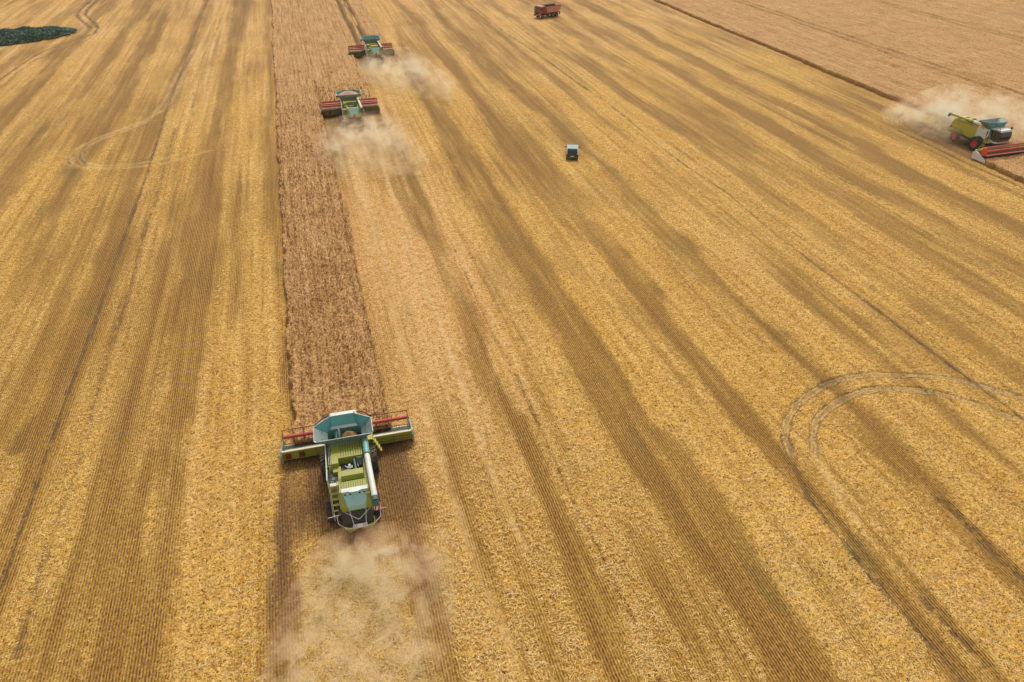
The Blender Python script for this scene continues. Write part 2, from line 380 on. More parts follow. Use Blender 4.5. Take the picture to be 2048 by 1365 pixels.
def field_maps(X, Y):
    wob = (fbm(X / 2.2, Y / 5.0, 4, 1) - 0.5) * 1.8 + (fbm(X / .5, Y / .7, 2, 41) - .5) * .7
    dark = np.zeros_like(X); fresh = np.zeros_like(X)
    stren = dict(A=1, B=.92, C=.95, D=.75, E=.9, F=.85, G=.95, Hh=.85, I=.75, J=.7, K=1.0, Lr=1.0)
    for k, tab in BANDS.items():
        d = band_depth(X, Y, tab, wob * (0.55 if k in 'GJE' else 0.8), 0.95) ** 1.15
        if k == 'K': d = d * sstep(39.5, 38.8, Y) * (0.60 + 0.40 * sstep(18, 30, Y)); fresh = np.maximum(fresh, d * sstep(14, 30, Y))
        if k == 'Lr': d = d * sstep(39.5, 38.8, Y) * (0.55 + 0.45 * sstep(24, 31, Y)); fresh = np.maximum(fresh, d)
        if k == 'E': d = d * sstep(120, 96, Y)
        if k == 'J': d = d * sstep(38, 42, Y)
        if k == 'A': d = d * sstep(195, 150, Y)
        vary = 0.80 + 0.45 * (fbm(X / 3, Y / 24, 3, 7) - 0.35)
        core = fbm(X / 1.1, Y / 16, 3, 53)                 # streaks of cover inside a band
        dark = np.maximum(dark, d * stren[k] * np.clip(vary, 0, 1.1) * (.74 + .52 * sstep(.25, .7, core)))
    # the same working width repeats across the rest of the field
    for c, h, st in ((54.6, 1.3, .62), (62.8, 1.5, .65), (70.3, 1.7, .72), (78.6, 1.8, .85), (86.0, 1.1, .5), (-48.5, 1.9, .7), (-57, 2.0, .6), (-66, 2, .5)):
        cc = c + (fbm(Y / 16, Y * 0 + c, 3, 9) - .5) * 3.0
        hh = h * (0.55 + 0.9 * fbm(Y / 13, Y * 0 + c * 3, 3, 19))
        d = sstep(-.8, .8, hh - np.abs(X - cc) + wob * .9)
        dark = np.maximum(dark, d * st)
    patch0 = fbm(X / 1.2, Y / 3.2, 3, 63)
    # under and beside the nearest machine nothing has fallen yet
    c1 = sstep(39.6, 38.9, Y) * sstep(26, 32, Y + wob * 2) * sstep(-7.4, -5.8, X + wob * .8) * sstep(3.9, 2.2, X + wob * .8) * (.72 + .5 * (patch0 - .3))
    dark = np.maximum(dark, c1); fresh = np.maximum(fresh, c1)
    # freshly cut swaths behind the second, third and fourth machines
    c2 = sstep(117.6, 116.8, Y) * sstep(102, 110, Y) * ((X > 1.85) & (X < 11.3))
    c3 = sstep(154.8, 154, Y) * sstep(141, 148, Y) * ((X > 11.1) & (X < 20))
    c4 = sstep(70, 72, Y) * ((X > 89.7) & (X < 98.9)) * (0.35 + .65 * sstep(92, 80, Y))
    dark = np.maximum(dark, np.maximum(np.maximum(c2, c3), c4) * .85); fresh = np.maximum(fresh, np.maximum(np.maximum(c2, c3) * .3, c4))
    stripe = fbm(X / 1.3, Y / 34, 3, 2) + (fbm(X / .42, Y / 26, 2, 45) - .5) * .45          # streaks left by the chopper along the rows
    patch = fbm(X / 2.6, Y / 13, 4, 3)
    big = fbm(X / 14, Y / 30, 3, 31)
    straw = 0.66 + (stripe - .5) * .95 + (patch - .5) * 0.9 + (big - .5) * .7
    ragged = (fbm(X / .9, Y / 5.5, 3, 37) - .5) * .8
    straw = np.clip(straw, .12, 1.1) * (1 - np.clip(dark + ragged * dark * (1 - dark) * 3, 0, 1) * 0.93)
    straw = np.maximum(straw, .85 * sstep(-5.0, -4.0, X + wob * .5) * sstep(1.2, .3, X + wob * .5) * sstep(30, 26, Y))
    soil = np.zeros_like(X); pale = np.zeros_like(X); press = np.zeros_like(X)
    return straw, dark, soil, pale, fresh

def make_field():
    q, t = field_axes()
    Q, T = np.meshgrid(q, t, indexing='ij')
    half = np.maximum(27.9 + (Q - 19) * .6046, 27) * 1.1
    R = T * half
    sY, cY = math.sin(YAW), math.cos(YAW)
    X = Q * sY + R * cY; Y = Q * cY - R * sY
    straw, dark, soil, pale, fresh = field_maps(X, Y)
    Rn = fbm(X / 1.3, Y / 1.3, 3, 61)
    for kind, w, pts in TRACKS:
        for (ax, ay), (bx, by) in zip(pts[:-1], pts[1:]):
            lo, hi = min(ay, by) - 2, max(ay, by) + 2
            xl, xh = min(ax, bx) - 2, max(ax, bx) + 2
            ids = np.nonzero((Y > lo) & (Y < hi) & (X > xl) & (X < xh))
            if not len(ids[0]): continue
            px, py = X[ids], Y[ids]
            dx, dy = bx - ax, by - ay
            u = np.clip(((px - ax) * dx + (py - ay) * dy) / (dx * dx + dy * dy + 1e-9), 0, 1)
            off = (Rn[ids] - .5) * .35
            d = np.hypot(px - ax - u * dx, py - ay - u * dy) + off
            ww = np.maximum(w, 0.0016 * np.hypot(px, py))
            core = sstep(ww * .75, ww * .25, d)
            gap = sstep(.30, .55, fbm(px / .6, py / 1.6, 3, 33)) * (.35 + .65 * sstep(.38, .58, fbm(px / .17, py / .4, 2, 34)))
            if kind == 'k': soil[ids] = np.maximum(soil[ids], core * (.40 + .60 * gap))
            elif kind == 's': soil[ids] = np.maximum(soil[ids], core * .8 * sstep(.42, .62, fbm(px / .16, py / .35, 3, 35)) * sstep(.3, .6, fbm(px / 2, py / 6, 2, 36)))
            elif kind == 'm': soil[ids] = np.maximum(soil[ids], core * (.08 + .50 * gap))
            elif kind == 'p': pale[ids] = np.maximum(pale[ids], sstep(ww * 1.0, ww * .1, d) * .85 * (.4 + .6 * gap))
            elif kind == 'q':                       # tyre press: pale bed with dark rims
                pale[ids] = np.maximum(pale[ids], sstep(ww * .75, ww * .3, d) * .9 * (.55 + .45 * gap))
                rim = np.maximum(sstep(.10, .03, np.abs(d - w * .66)), sstep(.08, .03, np.abs(d - w * .12)) * .8)
                soil[ids] = np.maximum(soil[ids], rim * (.55 + .45 * gap) * (0.7 + .6 * dark[ids]))
    green = sstep(.66, .8, fbm(X / 2.0, Y / 4.5, 4, 23)) * (0.35 + .65 * np.clip(dark, 0, 1)) * .45
    for gx, gy, gr in ((-33.2, 103, 3.2), (-34, 91, 2.5), (-41, 123, 3), (-5.6, 68, 1.8), (18.5, 94, 2.2), (-57, 128, 4)):
        green = np.maximum(green, sstep(gr, gr * .2, np.hypot((X - gx) * 1.6, Y - gy) + (Rn - .5) * 2) * .6)
    pink = sstep(-2, 3, X) * sstep(19, 11, X) * sstep(18, 45, Y) * .8
    pink = np.maximum(pink, sstep(90, 190, Y) * .6)
    pink = pink + (fbm(X / 7, Y / 14, 3, 51) - .5) * .8
    straw = straw + pale * .25
    straw = np.clip(straw, 0, 1.15) * (1 - .85 * np.clip(soil, 0, 1))
    global FIELD
    FIELD = (X, Y, straw - pale * .9, Q)
    near = np.clip(1.6 - np.hypot(X, Y) / 110, 0.25, 1)
    z = straw * (fbm(X * 3.2, Y * 3.2, 3, 71) - .45) * .20 * near
    z += straw * .07 + np.where(dark > .3, .03, 0) - soil * .10 - pale * .05
    z += (fbm(X / 25, Y / 40, 2, 77) - .5) * .25
    far = sstep(240, 270, Q) + sstep(1.05, 1.2, np.abs(T)) + sstep(16.9, 10, Q)
    z = np.where(far > 0, z * 0 , z)
    co = np.stack([X, Y, z], -1).reshape(-1, 3)
    me = np_mesh('field', co, grid_faces(len(q), len(t)))
    for n, a in (('straw', straw), ('soil', soil), ('pale', pale), ('green', green), ('pink', np.clip(pink, 0, 1)), ('fresh', fresh)): set_attr(me, n, a)
    me.materials.append(field_material())
    o = bpy.data.objects.new('field', me); COL.objects.link(o)
    tag(o, 'harvested grain field of golden straw with darker stubble bands', kind='structure')
    return o

def attr(nt, n):
    a = N(nt, 'ShaderNodeAttribute'); a.attribute_name = n
    return a.outputs['Fac']

def field_material():
    m, nt, b = new_mat('straw_and_stubble')
    g = N(nt, 'ShaderNodeNewGeometry'); P = g.outputs['Position']
    straw, soil, pale, green, pink, fresh = (attr(nt, k) for k in ('straw', 'soil', 'pale', 'green', 'pink', 'fresh'))
    nA = noise(nt, P, 8.0, 2, .6, 1.2)            # tangled straw with gaps
    nD = noise(nt, P, 1.1, 4, .62, .5)            # tangled straw with gaps
    nB = noise(nt, scaled(nt, P, 1.0, 2.2, 1, .5), 2.0, 4, .72)
    nC = noise(nt, P, .45, 3, .6)
    v = math_node(nt, 'ADD', math_node(nt, 'MULTIPLY', nA, .72), math_node(nt, 'MULTIPLY', nB, .28))
    strawc = ramp(nt, v, [(.37, (.06, .027, .007)), (.435, (.25, .125, .024)), (.48, (.61, .355, .070)), (.56, (.73, .465, .115)), (.66, (.86, .63, .245))])
    strawp = ramp(nt, v, [(.34, (.13, .06, .018)), (.42, (.38, .20, .060)), (.475, (.65, .385, .140)), (.56, (.74, .475, .205)), (.68, (.84, .62, .34))])
    sc = mixc(nt, math_node(nt, 'MULTIPLY', pink, .9, clamp=True), strawc, strawp)
    hue = ramp(nt, nD, [(.28, (.74, .66, .46)), (.44, (.95, .91, .82)), (.56, (1.0, .98, 1.0)), (.74, (1.04, 1.04, 1.28))])
    sc = mixc(nt, .85, sc, hue, 'MULTIPLY')
    # stubble in drilled rows along Y
    sep = N(nt, 'ShaderNodeSeparateXYZ'); nt.links.new(P, sep.inputs[0])
    wig = math_node(nt, 'MULTIPLY', math_node(nt, 'SUBTRACT', nC, .5), .9)
    ph = math_node(nt, 'MULTIPLY', math_node(nt, 'ADD', sep.outputs[0], math_node(nt, 'MULTIPLY', wig, .10)), 2 * PI / .172)
    row = math_node(nt, 'MULTIPLY_ADD', math_node(nt, 'SINE', ph), .5, .5)
    nS = noise(nt, scaled(nt, P, 9, 4.0, 1), 1.0, 4, .65)
    rv = math_node(nt, 'ADD', math_node(nt, 'MULTIPLY', row, math_node(nt, 'MULTIPLY_ADD', fresh, -.18, .36)), math_node(nt, 'MULTIPLY_ADD', nS, 1.15, -.22))
    stub = ramp(nt, rv, [(.20, (.046, .020, .005)), (.40, (.155, .075, .014)), (.60, (.325, .165, .030)), (.85, (.58, .33, .070))])
    stub = mixc(nt, math_node(nt, 'MULTIPLY', fresh, .75), stub, ramp(nt, rv, [(.20, (.060, .030, .013)), (.45, (.175, .090, .036)), (.85, (.37, .205, .088))]))
    streak = noise(nt, scaled(nt, P, 1.5, .028, 1), 1.0, 4, .62)
    sc = mixc(nt, .9, sc, ramp(nt, streak, [(.30, (.70, .58, .36)), (.44, (.93, .86, .70)), (.55, (1.0, .98, .95)), (.68, (1.10, 1.12, 1.30))]), 'MULTIPLY')
    stub = mixc(nt, .8, stub, ramp(nt, streak, [(.30, (.72, .68, .62)), (.55, (1.0, 1.0, 1.0)), (.70, (1.28, 1.28, 1.2))]), 'MULTIPLY')
    # how much chopped straw covers the stubble
    cov = math_node(nt, 'ADD', straw, math_node(nt, 'MULTIPLY', math_node(nt, 'SUBTRACT', v, .5), 1.5))
    cov = ramp(nt, cov, [(.12, 0.0), (.80, 1.0)])
    c = mixc(nt, cov, stub, sc)
    c = mixc(nt, math_node(nt, 'MULTIPLY', pale, .5), c, (.66, .47, .24))
    c = mixc(nt, math_node(nt, 'MULTIPLY', green, math_node(nt, 'SUBTRACT', 1.0, math_node(nt, 'MULTIPLY', nA, .9))), c, (.10, .10, .025))
    sv = mixc(nt, nS, (.040, .026, .013), (.16, .108, .062))
    sf = math_node(nt, 'MULTIPLY', soil, ramp(nt, nA, [(.34, 1.0), (.62, .55)]))
    c = mixc(nt, sf, c, sv)
    tone = ramp(nt, noise(nt, P, .07, 4, .6), [(.3, (.88, .84, .74)), (.7, (1.0, 1.0, 1.0))])
    c = mixc(nt, 1.0, c, tone, 'MULTIPLY')
    nt.links.new(c, b.inputs['Base Color'])
    b.inputs['Roughness'].default_value = .8
    b.inputs['Specular IOR Level'].default_value = .2
    bp = N(nt, 'ShaderNodeBump'); bp.inputs['Strength'].default_value = .7; bp.inputs['Distance'].default_value = .09
    hgt = mixc(nt, cov, rv, v)
    nt.links.new(hgt, bp.inputs['Height'])
    nt.links.new(bp.outputs['Normal'], b.inputs['Normal'])
    return m
make_field()

def loose_straw():
    '''cut stalks lying over the stubble, thickest where the chopper dropped them'''
    rng = np.random.default_rng(21); n = 900000
    FX, FY, FS, FQ = FIELD
    i = 12 + (rng.random(n) * 720).astype(int); j = 12 + (rng.random(n) * 879).astype(int)
    q = FQ[i, j]; st = FS[i, j]; jit = np.maximum(.05, q * .0022)
    x = FX[i, j] + rng.normal(0, 1, n) * jit; y = FY[i, j] + rng.normal(0, 1, n) * jit
    clump = fbm(x / .9, y / .9, 3, 91)
    keep = (rng.random(n) < np.clip((st - .3) * 1.5, 0, 1) * (.05 + .95 * clump) * sstep(112, 40, q)) & ~((x > STRIP_L - .2) & (x < 2.0) & (y > 39.5))
    x, y, q = x[keep], y[keep], q[keep]; n = len(x)
    a = rng.random(n) * 2 * PI; L = (.05 + .10 * rng.random(n)) * np.maximum(1, q / 60); w = (.008 + .008 * rng.random(n)) * np.maximum(1, q / 45)
    tilt = rng.normal(0, .22, n); z = .03 + .09 * rng.random(n)
    dx, dy, dz = np.cos(a) * L, np.sin(a) * L, tilt * L
    px, py = -np.sin(a) * w, np.cos(a) * w
    z = np.maximum(z, np.abs(dz) + .02)
    v = np.stack([np.stack([x - dx - px, y - dy - py, z - dz], -1), np.stack([x + dx - px, y + dy - py, z + dz], -1),
                  np.stack([x + dx + px, y + dy + py, z + dz], -1), np.stack([x - dx + px, y - dy + py, z - dz], -1)], 1)
    me = np_mesh('loose_straw', v.reshape(-1, 3), np.arange(4 * n).reshape(n, 4), smooth=False)
    set_attr(me, 'tone', np.repeat(rng.random(n), 4))
    m, nt, b = new_mat('cut_straw')
    nt.links.new(ramp(nt, attr(nt, 'tone'), [(0, (.20, .095, .020)), (.25, (.56, .32, .072)), (.6, (.76, .49, .150)), (1, (.88, .66, .30))]), b.inputs['Base Color'])
    b.inputs['Roughness'].default_value = .6; b.inputs['Specular IOR Level'].default_value = .3
    me.materials.append(m)
    o = bpy.data.objects.new('loose_straw', me); COL.objects.link(o)
    tag(o, 'golden cut straw strewn over the near half of the stubble', 'straw', kind='stuff')
loose_straw()

# ------------------------------------------------------------------ standing crop
def crop_material():
    m, nt, b = new_mat('ripe_wheat')
    g = N(nt, 'ShaderNodeNewGeometry'); P = g.outputs['Position']
    gap = attr(nt, 'gap')
    n1 = noise(nt, P, 6.6, 3, .66, .6)
    n2 = noise(nt, P, .30, 4, .6)
    n3 = noise(nt, scaled(nt, P, 2.6, .09, .1), 1.0, 3, .6)
    v = math_node(nt, 'ADD', math_node(nt, 'MULTIPLY', n1, .70), math_node(nt, 'MULTIPLY', n3, .30))
    c = ramp(nt, v, [(.37, (.10, .050, .018)), (.44, (.31, .168, .060)), (.515, (.55, .322, .130)), (.65, (.71, .46, .205))])
    tint = ramp(nt, n2, [(.32, (.84, .76, .62)), (.55, (1, .97, .94)), (.75, (.98, .90, .88))])
    c = mixc(nt, 1.0, c, tint, 'MULTIPLY')
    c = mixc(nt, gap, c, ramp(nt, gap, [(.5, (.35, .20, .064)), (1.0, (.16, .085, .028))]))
    nt.links.new(c, b.inputs['Base Color'])
    b.inputs['Roughness'].default_value = .85
    b.inputs['Specular IOR Level'].default_value = .15
    bp = N(nt, 'ShaderNodeBump'); bp.inputs['Strength'].default_value = .8; bp.inputs['Distance'].default_value = .15
    nt.links.new(v, bp.inputs['Height']); nt.links.new(bp.outputs['Normal'], b.inputs['Normal'])
    return m

def crop(name, label, pieces, furrows, mat, blade_rate):
    """pieces: (x0, x1, y0, y1, dx, skirt sides 'LRBT')"""
    cos, fcs, gaps = [], [], []; base = 0
    bx, by = [], []
    for x0, x1, y0, y1, dx0, sides in pieces:
        ys = [y0]
        while ys[-1] < y1: ys.append(ys[-1] + max(.09, .0022 * math.hypot(ys[-1], x0 * .6)))
        ys = np.array(ys); ys[-1] = y1
        nx = int((x1 - x0) / dx0) + 2
        xs = np.linspace(x0, x1, nx)
        Yg, Xg = np.meshgrid(ys, xs, indexing='ij')
        Z = .72 + (fbm(Xg * 1.7, Yg * 1.7, 3, 3) - .5) * .20 + (vnoise(Xg * 6.5, Yg * 6.5, 5) - .5) * .24
        Z += (fbm(Xg / 9, Yg / 14, 2, 8) - .5) * .25
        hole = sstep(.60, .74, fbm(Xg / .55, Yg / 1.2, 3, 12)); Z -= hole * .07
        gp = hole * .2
        for fx, fy0, fw in furrows:
            cx = fx + (fbm(Yg / 11, Yg * 0 + fx, 2, 6) - .5) * .9
            k = sstep(fw, fw * .35, np.abs(Xg - cx)) * (Yg > fy0)
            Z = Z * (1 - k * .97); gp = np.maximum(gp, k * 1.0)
        # ragged edges
        Xw = Xg.copy()
        if 'L' in sides: Xw += (fbm(Yg / .9, Yg * 0, 4, 14) - .5) * .75 * np.exp(-(Xg - x0) / .8) + (fbm(Yg / 14, Yg * 0, 2, 15) - .5) * .9 * np.exp(-(Xg - x0) / 1.5)
        if 'R' in sides: Xw += (fbm(Yg / .9, Yg * 0, 4, 16) - .5) * .7 * np.exp(-(x1 - Xg) / .8)
        n0 = base; rows, colsn = Xg.shape
        cos.append(np.stack([Xw, Yg, Z], -1).reshape(-1, 3)); gaps.append(gp.ravel())
        fcs.append(grid_faces(rows, colsn) + base); base += rows * colsn
        idx = np.arange(rows * colsn).reshape(rows, colsn) + n0
        edges = {'L': idx[:, 0][::-1], 'R': idx[:, -1], 'B': idx[0, :], 'T': idx[-1, :][::-1]}
        allc = np.concatenate(cos)
        for s in sides:
            e = edges[s]; prev = e
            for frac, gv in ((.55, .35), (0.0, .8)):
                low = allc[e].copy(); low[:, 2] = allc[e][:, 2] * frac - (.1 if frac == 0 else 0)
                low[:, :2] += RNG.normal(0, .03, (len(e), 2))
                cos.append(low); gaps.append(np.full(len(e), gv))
                ni = np.arange(len(e)) + base; base += len(e)
                fcs.append(np.stack([prev[:-1], ni[:-1], ni[1:], prev[1:]], -1)); prev = ni
        # ears standing out of the canopy
        nb = int((x1 - x0) * (min(y1, 160) - y0) * blade_rate)
        if nb > 0:
            u = RNG.random(nb); yy = y0 + (min(y1, 160) - y0) * (1 - np.sqrt(1 - u))
            xx = x0 + (x1 - x0) * RNG.random(nb)
            bx.append(xx); by.append(yy)
            for s in sides:
                ne = int((y1 - y0) * 4) if s in 'LR' else int((x1 - x0) * 30)
                if s in 'LR': yy = y0 + (y1 - y0) * RNG.random(ne); xx = (x0 if s == 'L' else x1) + RNG.normal(0, .10, ne)
                else: xx = x0 + (x1 - x0) * RNG.random(ne); yy = (y0 if s == 'B' else y1) + RNG.normal(0, .12, ne)
                bx.append(xx); by.append(yy)
    if bx:
        bx = np.concatenate(bx); by = np.concatenate(by)
        kp = RNG.random(len(bx)) < sstep(165, 55, by); bx, by = bx[kp], by[kp]; n = len(bx)
        a = RNG.random(n) * 2 * PI; lean = RNG.normal(0, .11, (n, 2)); w = .014 + .018 * RNG.random(n); w = w * np.maximum(1, by / 70)
        z0 = .45 + .1 * RNG.random(n); z1 = .78 + .22 * RNG.random(n)
        ux, uy = np.cos(a) * w, np.sin(a) * w
        q = np.stack([np.stack([bx - ux, by - uy, z0], -1), np.stack([bx + ux, by + uy, z0], -1),
                      np.stack([bx + ux + lean[:, 0], by + uy + lean[:, 1], z1], -1), np.stack([bx - ux + lean[:, 0], by - uy + lean[:, 1], z1], -1)], 1)
        cos.append(q.reshape(-1, 3)); gaps.append(np.tile([.12, .12, 0, 0], n))
        fcs.append(np.arange(4 * n).reshape(n, 4) + base); base += 4 * n
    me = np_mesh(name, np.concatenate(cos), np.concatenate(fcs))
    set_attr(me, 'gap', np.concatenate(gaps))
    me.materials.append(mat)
    o = bpy.data.objects.new(name, me); COL.objects.link(o)
    tag(o, label, 'wheat', kind='stuff')
    return o
WHEAT = crop_material()
crop('standing_wheat', 'long strip of uncut brown wheat narrowing in steps towards the nearest combine',
     [(STRIP_L, 1.85, 39.7, 340, .10, 'LRB'), (1.85, 10.75, 117.9, 340, .2, 'RB'), (10.75, 18.95, 155.2, 340, .25, 'RB')],
     [(12.6, 157, .75), (14.75, 157, .75)], WHEAT, 14)
crop('standing_wheat', 'broad uncut pinkish wheat field beyond the cut field behind the side-on combine',
     [(98.9, 330, 70.4, 420, .42, 'L'), (90.0, 330, 30, 70.4, .35, 'LT')],
     [(119.0, 0, .5), (121.2, 0, .5), (155.6, 0, .5), (158.0, 0, .5), (192, 0, .5), (194.3, 0, .5)], WHEAT, 0)

# ------------------------------------------------------------------ combine harvester
WHEELS = {}
def wheel(parent, x, y, r, w, side, rimmat):
    key = (r, w, rimmat)
    if key not in WHEELS:
        t = B('rubber')
        t.disc((0, 0, 0), 'x', [(r * .5, -.012), (r * .56, -w * .5), (r * .80, -w * .5), (r * .93, -w * .40), (r * .955, 0), (r * .93, w * .40), (r * .80, w * .5), (r * .56, w * .5), (r * .5, .012)], 28)
        for i in range(18):                               # angled lugs
            for sgn in (-1, 1):
                a = 2 * PI * (i + (.5 if sgn > 0 else 0)) / 18
                m = Matrix.Rotation(a, 4, 'X')
                b = MB(); b.box((sgn * w * .25, 0, r * .955), (w * .52, r * .10, r * .10), (0, 0, sgn * .55))
                t.add([m @ Vector(v) for v in b.v], b.f)
        rm = B(rimmat)
        rm.disc((0, 0, 0), 'x', [(r * .565, -w * .40), (r * .565, w * .47), (r * .52, w * .49), (r * .47, w * .26), (r * .20, w * .22), (r * .18, w * .36), (.02, w * .38)], 24)
        WHEELS[key] = (t.mesh('wheel'), rm.mesh('rim'))
    tm, rmm = WHEELS[key]
    o = bpy.data.objects.new('wheel', tm); COL.objects.link(o); o.parent = parent
    o.location = (x, y, r); o.rotation_euler = (0, 0, 0 if side > 0 else PI)
    o2 = bpy.data.objects.new('rim', rmm); COL.objects.link(o2); o2.parent = o
    return o

def striped_board(m, c, w, h, tilt, rz=0.0, n=4):
    """white board with slanting red stripes, face towards -y before tilting about x"""
    R = Euler((tilt, 0, rz)).to_matrix()
    def P(x, z, y): return tuple(R @ Vector((x, y, z)) + Vector(c))
    m.mat('signwhite'); b = MB(); b.box((0, 0, 0), (w, .03, h)); m.add([P(v[0], v[2], v[1]) for v in b.v], b.f)
    m.mat('signred')
    st = w / n
    for i in range(n):
        x0 = -w / 2 + i * st
        for y, s in ((-.019, 1), (.019, -1)):
            q = [(x0, -h / 2), (x0 + st * .5, -h / 2), (x0 + st, h / 2), (x0 + st * .5, h / 2)]
            vs = [P(a, b_, y) for a, b_ in q]
            m.add(vs, [(0, 1, 2, 3)])
    return m

def chopped_tube(mb, pts, r, n=14):
    for a, b in zip(pts[:-1], pts[1:]): mb.tube(a, b, r, n=n)
    return mb

def combine(label, loc, rz, side='lime', auger='white', reel='thin', full=False, lip=True, triangle=False, orange=False, header='lime', redrim=False, cooling=True, hdy=0.0, HW=4.68, tip=5.75):
    root = thing('combine_harvester', label, 'combine harvester', loc, rz, 'combine harvesters cutting wheat')
    # body
    b = B('lime' if side == 'lime' else 'lime')
    b.prism([(-4.1, 1.3), (-4.2, 2.1), (-3.75, 2.7), (-2.30, 2.7), (-2.30, 1.25)], 'x', -.64, 1.26)
    b.prism([(-2.298, 1.25), (-2.298, 2.7), (.70, 2.7), (.70, 1.5), (-.3, 1.25)], 'x', -1.28, 1.28)
    b.bb((-1.30, .70, 1.45), (1.30, 2.30, 2.70))
    b.build('body', root, bevel=.03)
    for s in (-1, 1):
        p = B('white')
        p.prism([(.32, 1.75), (.32, 3.28), (2.32, 3.34), (2.32, 2.35), (2.05, 1.85), (1.2, 2.12)], 'x', s * 1.34, s * 1.42)
        p.mat('rib').prism([(1.98, 2.45), (1.98, 3.1), (2.22, 3.1), (2.22, 2.45)], 'x', s * 1.415, s * 1.426)
        p.build('side_panel', root, bevel=.02)
        p = B('yellow' if side == 'yellow' else ('cream' if (side == 'cream' and s < 0) else 'lime'))
        if s > 0: p.prism([(-4.2, 2.0), (-4.25, 2.45), (-3.85, 3.12), (.29, 3.24), (.29, 1.72), (-.35, 1.30), (-1.3, 1.35), (-2.1, 1.95)], 'x', 1.33, 1.41)
        else: p.prism([(-2.35, 2.0), (-2.30, 2.9), (-2.0, 3.12), (.29, 3.24), (.29, 1.72), (-.35, 1.30), (-1.3, 1.35), (-1.9, 1.75)], 'x', -1.33, -1.41)
        p.build('rear_side_panel', root, bevel=.02)
        p = B('rib')
        for k in range(7 if s > 0 else 4): p.bb((s * 1.30, (-3.35 if s > 0 else -1.9) + k * .42, 3.0), (s * 1.428, (-3.02 if s > 0 else -1.57) + k * .42, 3.085))
        p.build('side_grille', root)
    # chassis and axles
    c = B('dark')
    c.bb((-.95, -3.9, .85), (.95, 2.2, 1.45)); c.tube((-1.5, 1.1, .98), (1.5, 1.1, .98), .22); c.tube((-1.4, -2.75, .72), (1.4, -2.75, .72), .13)
    c.build('chassis', root)
    rm = 'red' if redrim else 'lime_dark'
    for s in (-1, 1):
        wheel(root, s * 1.60, 1.1, .98, .74, s, rm)
        wheel(root, s * 1.50, -2.75, .70, .52, s, rm)
    # upper deck
    d = B('lime')
    d.bb((-.56, -.60, 2.69), (1.06, .76, 3.36)); d.bb((-1.02, -1.05, 2.69), (-.562, .76, 3.362))
    d.bb((-.98, -1.50, 2.69), (-.46, -1.052, 3.02))
    d.mat('black')
    for i in range(9):
        x = -.40 + i * .165
        d.bb((x, .12, 3.357), (x + .03, .70, 3.364)); d.bb((x + .02, -.52, 3.357), (x + .05, .06, 3.364))
    d.bb((-.985, -.05, 3.359), (-.58, -.035, 3.366))
    d.build('deck_cover', root, bevel=0)
    e = B('dark'); e.bb((-.95, -2.0, 2.702), (1.24, -.602, 2.74)); e.bb((-1.27, -2.3, 2.70), (-1.0, -1.1, 2.8))
    e.mat('engine'); e.tube((.84, -.95, 2.75), (.84, -.72, 3.32), .21, n=16); e.tube((.84, -1.12, 2.95), (.84, -.98, 3.1), .10)
    e.tube((-.36, -1.74, 3.02), (.36, -1.70, 3.02), .10, n=14); e.tube((-.16, -1.50, 3.0), (.20, -1.48, 3.0), .06)
    e.mat('rib'); e.tube((.46, -.62, 3.12), (.52, -1.62, 3.06), .085, n=12); e.tube((.52, -1.62, 3.06), (.55, -1.72, 2.75), .085)
    e.mat('steel'); e.box((.12, -1.02, 2.95), (.14, .16, .12), (0, 0, .4)); e.tube((.62, -.66, 3.1), (.70, -1.35, 3.02), .022)
    e.mat('engine'); e.box((.16, -1.22, 2.9), (.34, .22, .2)); e.mat('steel'); e.tube((-.2, -.9, 2.85), (.1, -1.35, 2.85), .05)
    e.build('engine', root)
    tb = B('dark'); tb.bb((-1.27, -2.25, 2.6), (-.82, -1.52, 2.76)); tb.mat('rib'); tb.box((-1.0, -1.95, 2.82), (.20, .24, .16)); tb.box((-1.06, -2.18, 2.8), (.18, .16, .12))
    tb.mat('red'); tb.path([(-1.22, -1.62, 2.82), (-1.12, -1.72, 2.92), (-1.05, -1.66, 2.84)], .02)
    tb.build('battery_box', root)
    # cooling box, rear deck, rear hood
    q = B('lime')
    if cooling:
        q.prism([(-2.02, 2.69), (-1.93, 3.34), (-1.97, 3.50), (-2.40, 3.44), (-2.50, 3.10), (-2.50, 2.69)], 'x', -.44, 1.0)
    else:
        q.bb((-.44, -2.5, 2.69), (1.0, -2.02, 2.98))
    q.mat('dark').bb((-.40, -2.64, 2.69), (.98, -2.502, 3.02))
    q.mat('lime').bb((-.44, -3.40, 2.69), (1.02, -2.642, 3.16))
    q.mat('black')
    for i in range(9): q.bb((-.34 + i * .15, -3.3, 3.158), (-.315 + i * .15, -2.7, 3.166))
    q.build('cooling_box', root, bevel=0)
    w = B('lime'); sm_ = w
    w.mat('black')
    for y in (-3.3, -2.55, -1.8, -1.05): sm_.bb((1.03, y, 3.078), (1.262, y + .022, 3.086))
    for y in (-3.0, -2.3): sm_.bb((-.64, y, 3.018), (-.46, y + .022, 3.026))
    w.mat('lime').bb((1.022, -3.9, 2.69), (1.27, -.62, 3.08)); w.bb((-.66, -3.38, 2.69), (-.442, -1.52, 3.02)); w.build('walkway', root)
    h = B('lime')
    h.prism([(-3.402, 2.5), (-3.402, 3.24), (-3.62, 3.28), (-4.20, 2.46), (-4.24, 2.12), (-4.1, 2.05)], 'x', -.66, 1.28)
    hood = h.build('rear_hood', root, bevel=.03)
    t = B('teal')
    def hp(x, k, o=.02):                                   # a point on the sloping hood face, k from 0 top to 1 bottom
        y = -3.62 + (-4.20 + 3.62) * k; z = 3.28 + (2.46 - 3.28) * k
        return (x, y - o * .82, z + o * .58)
    t.quad(hp(-.48, -.02, .03), hp(-.24, 1.0, .03), hp(.92, 1.0, .03), hp(1.14, -.02, .03), .045)
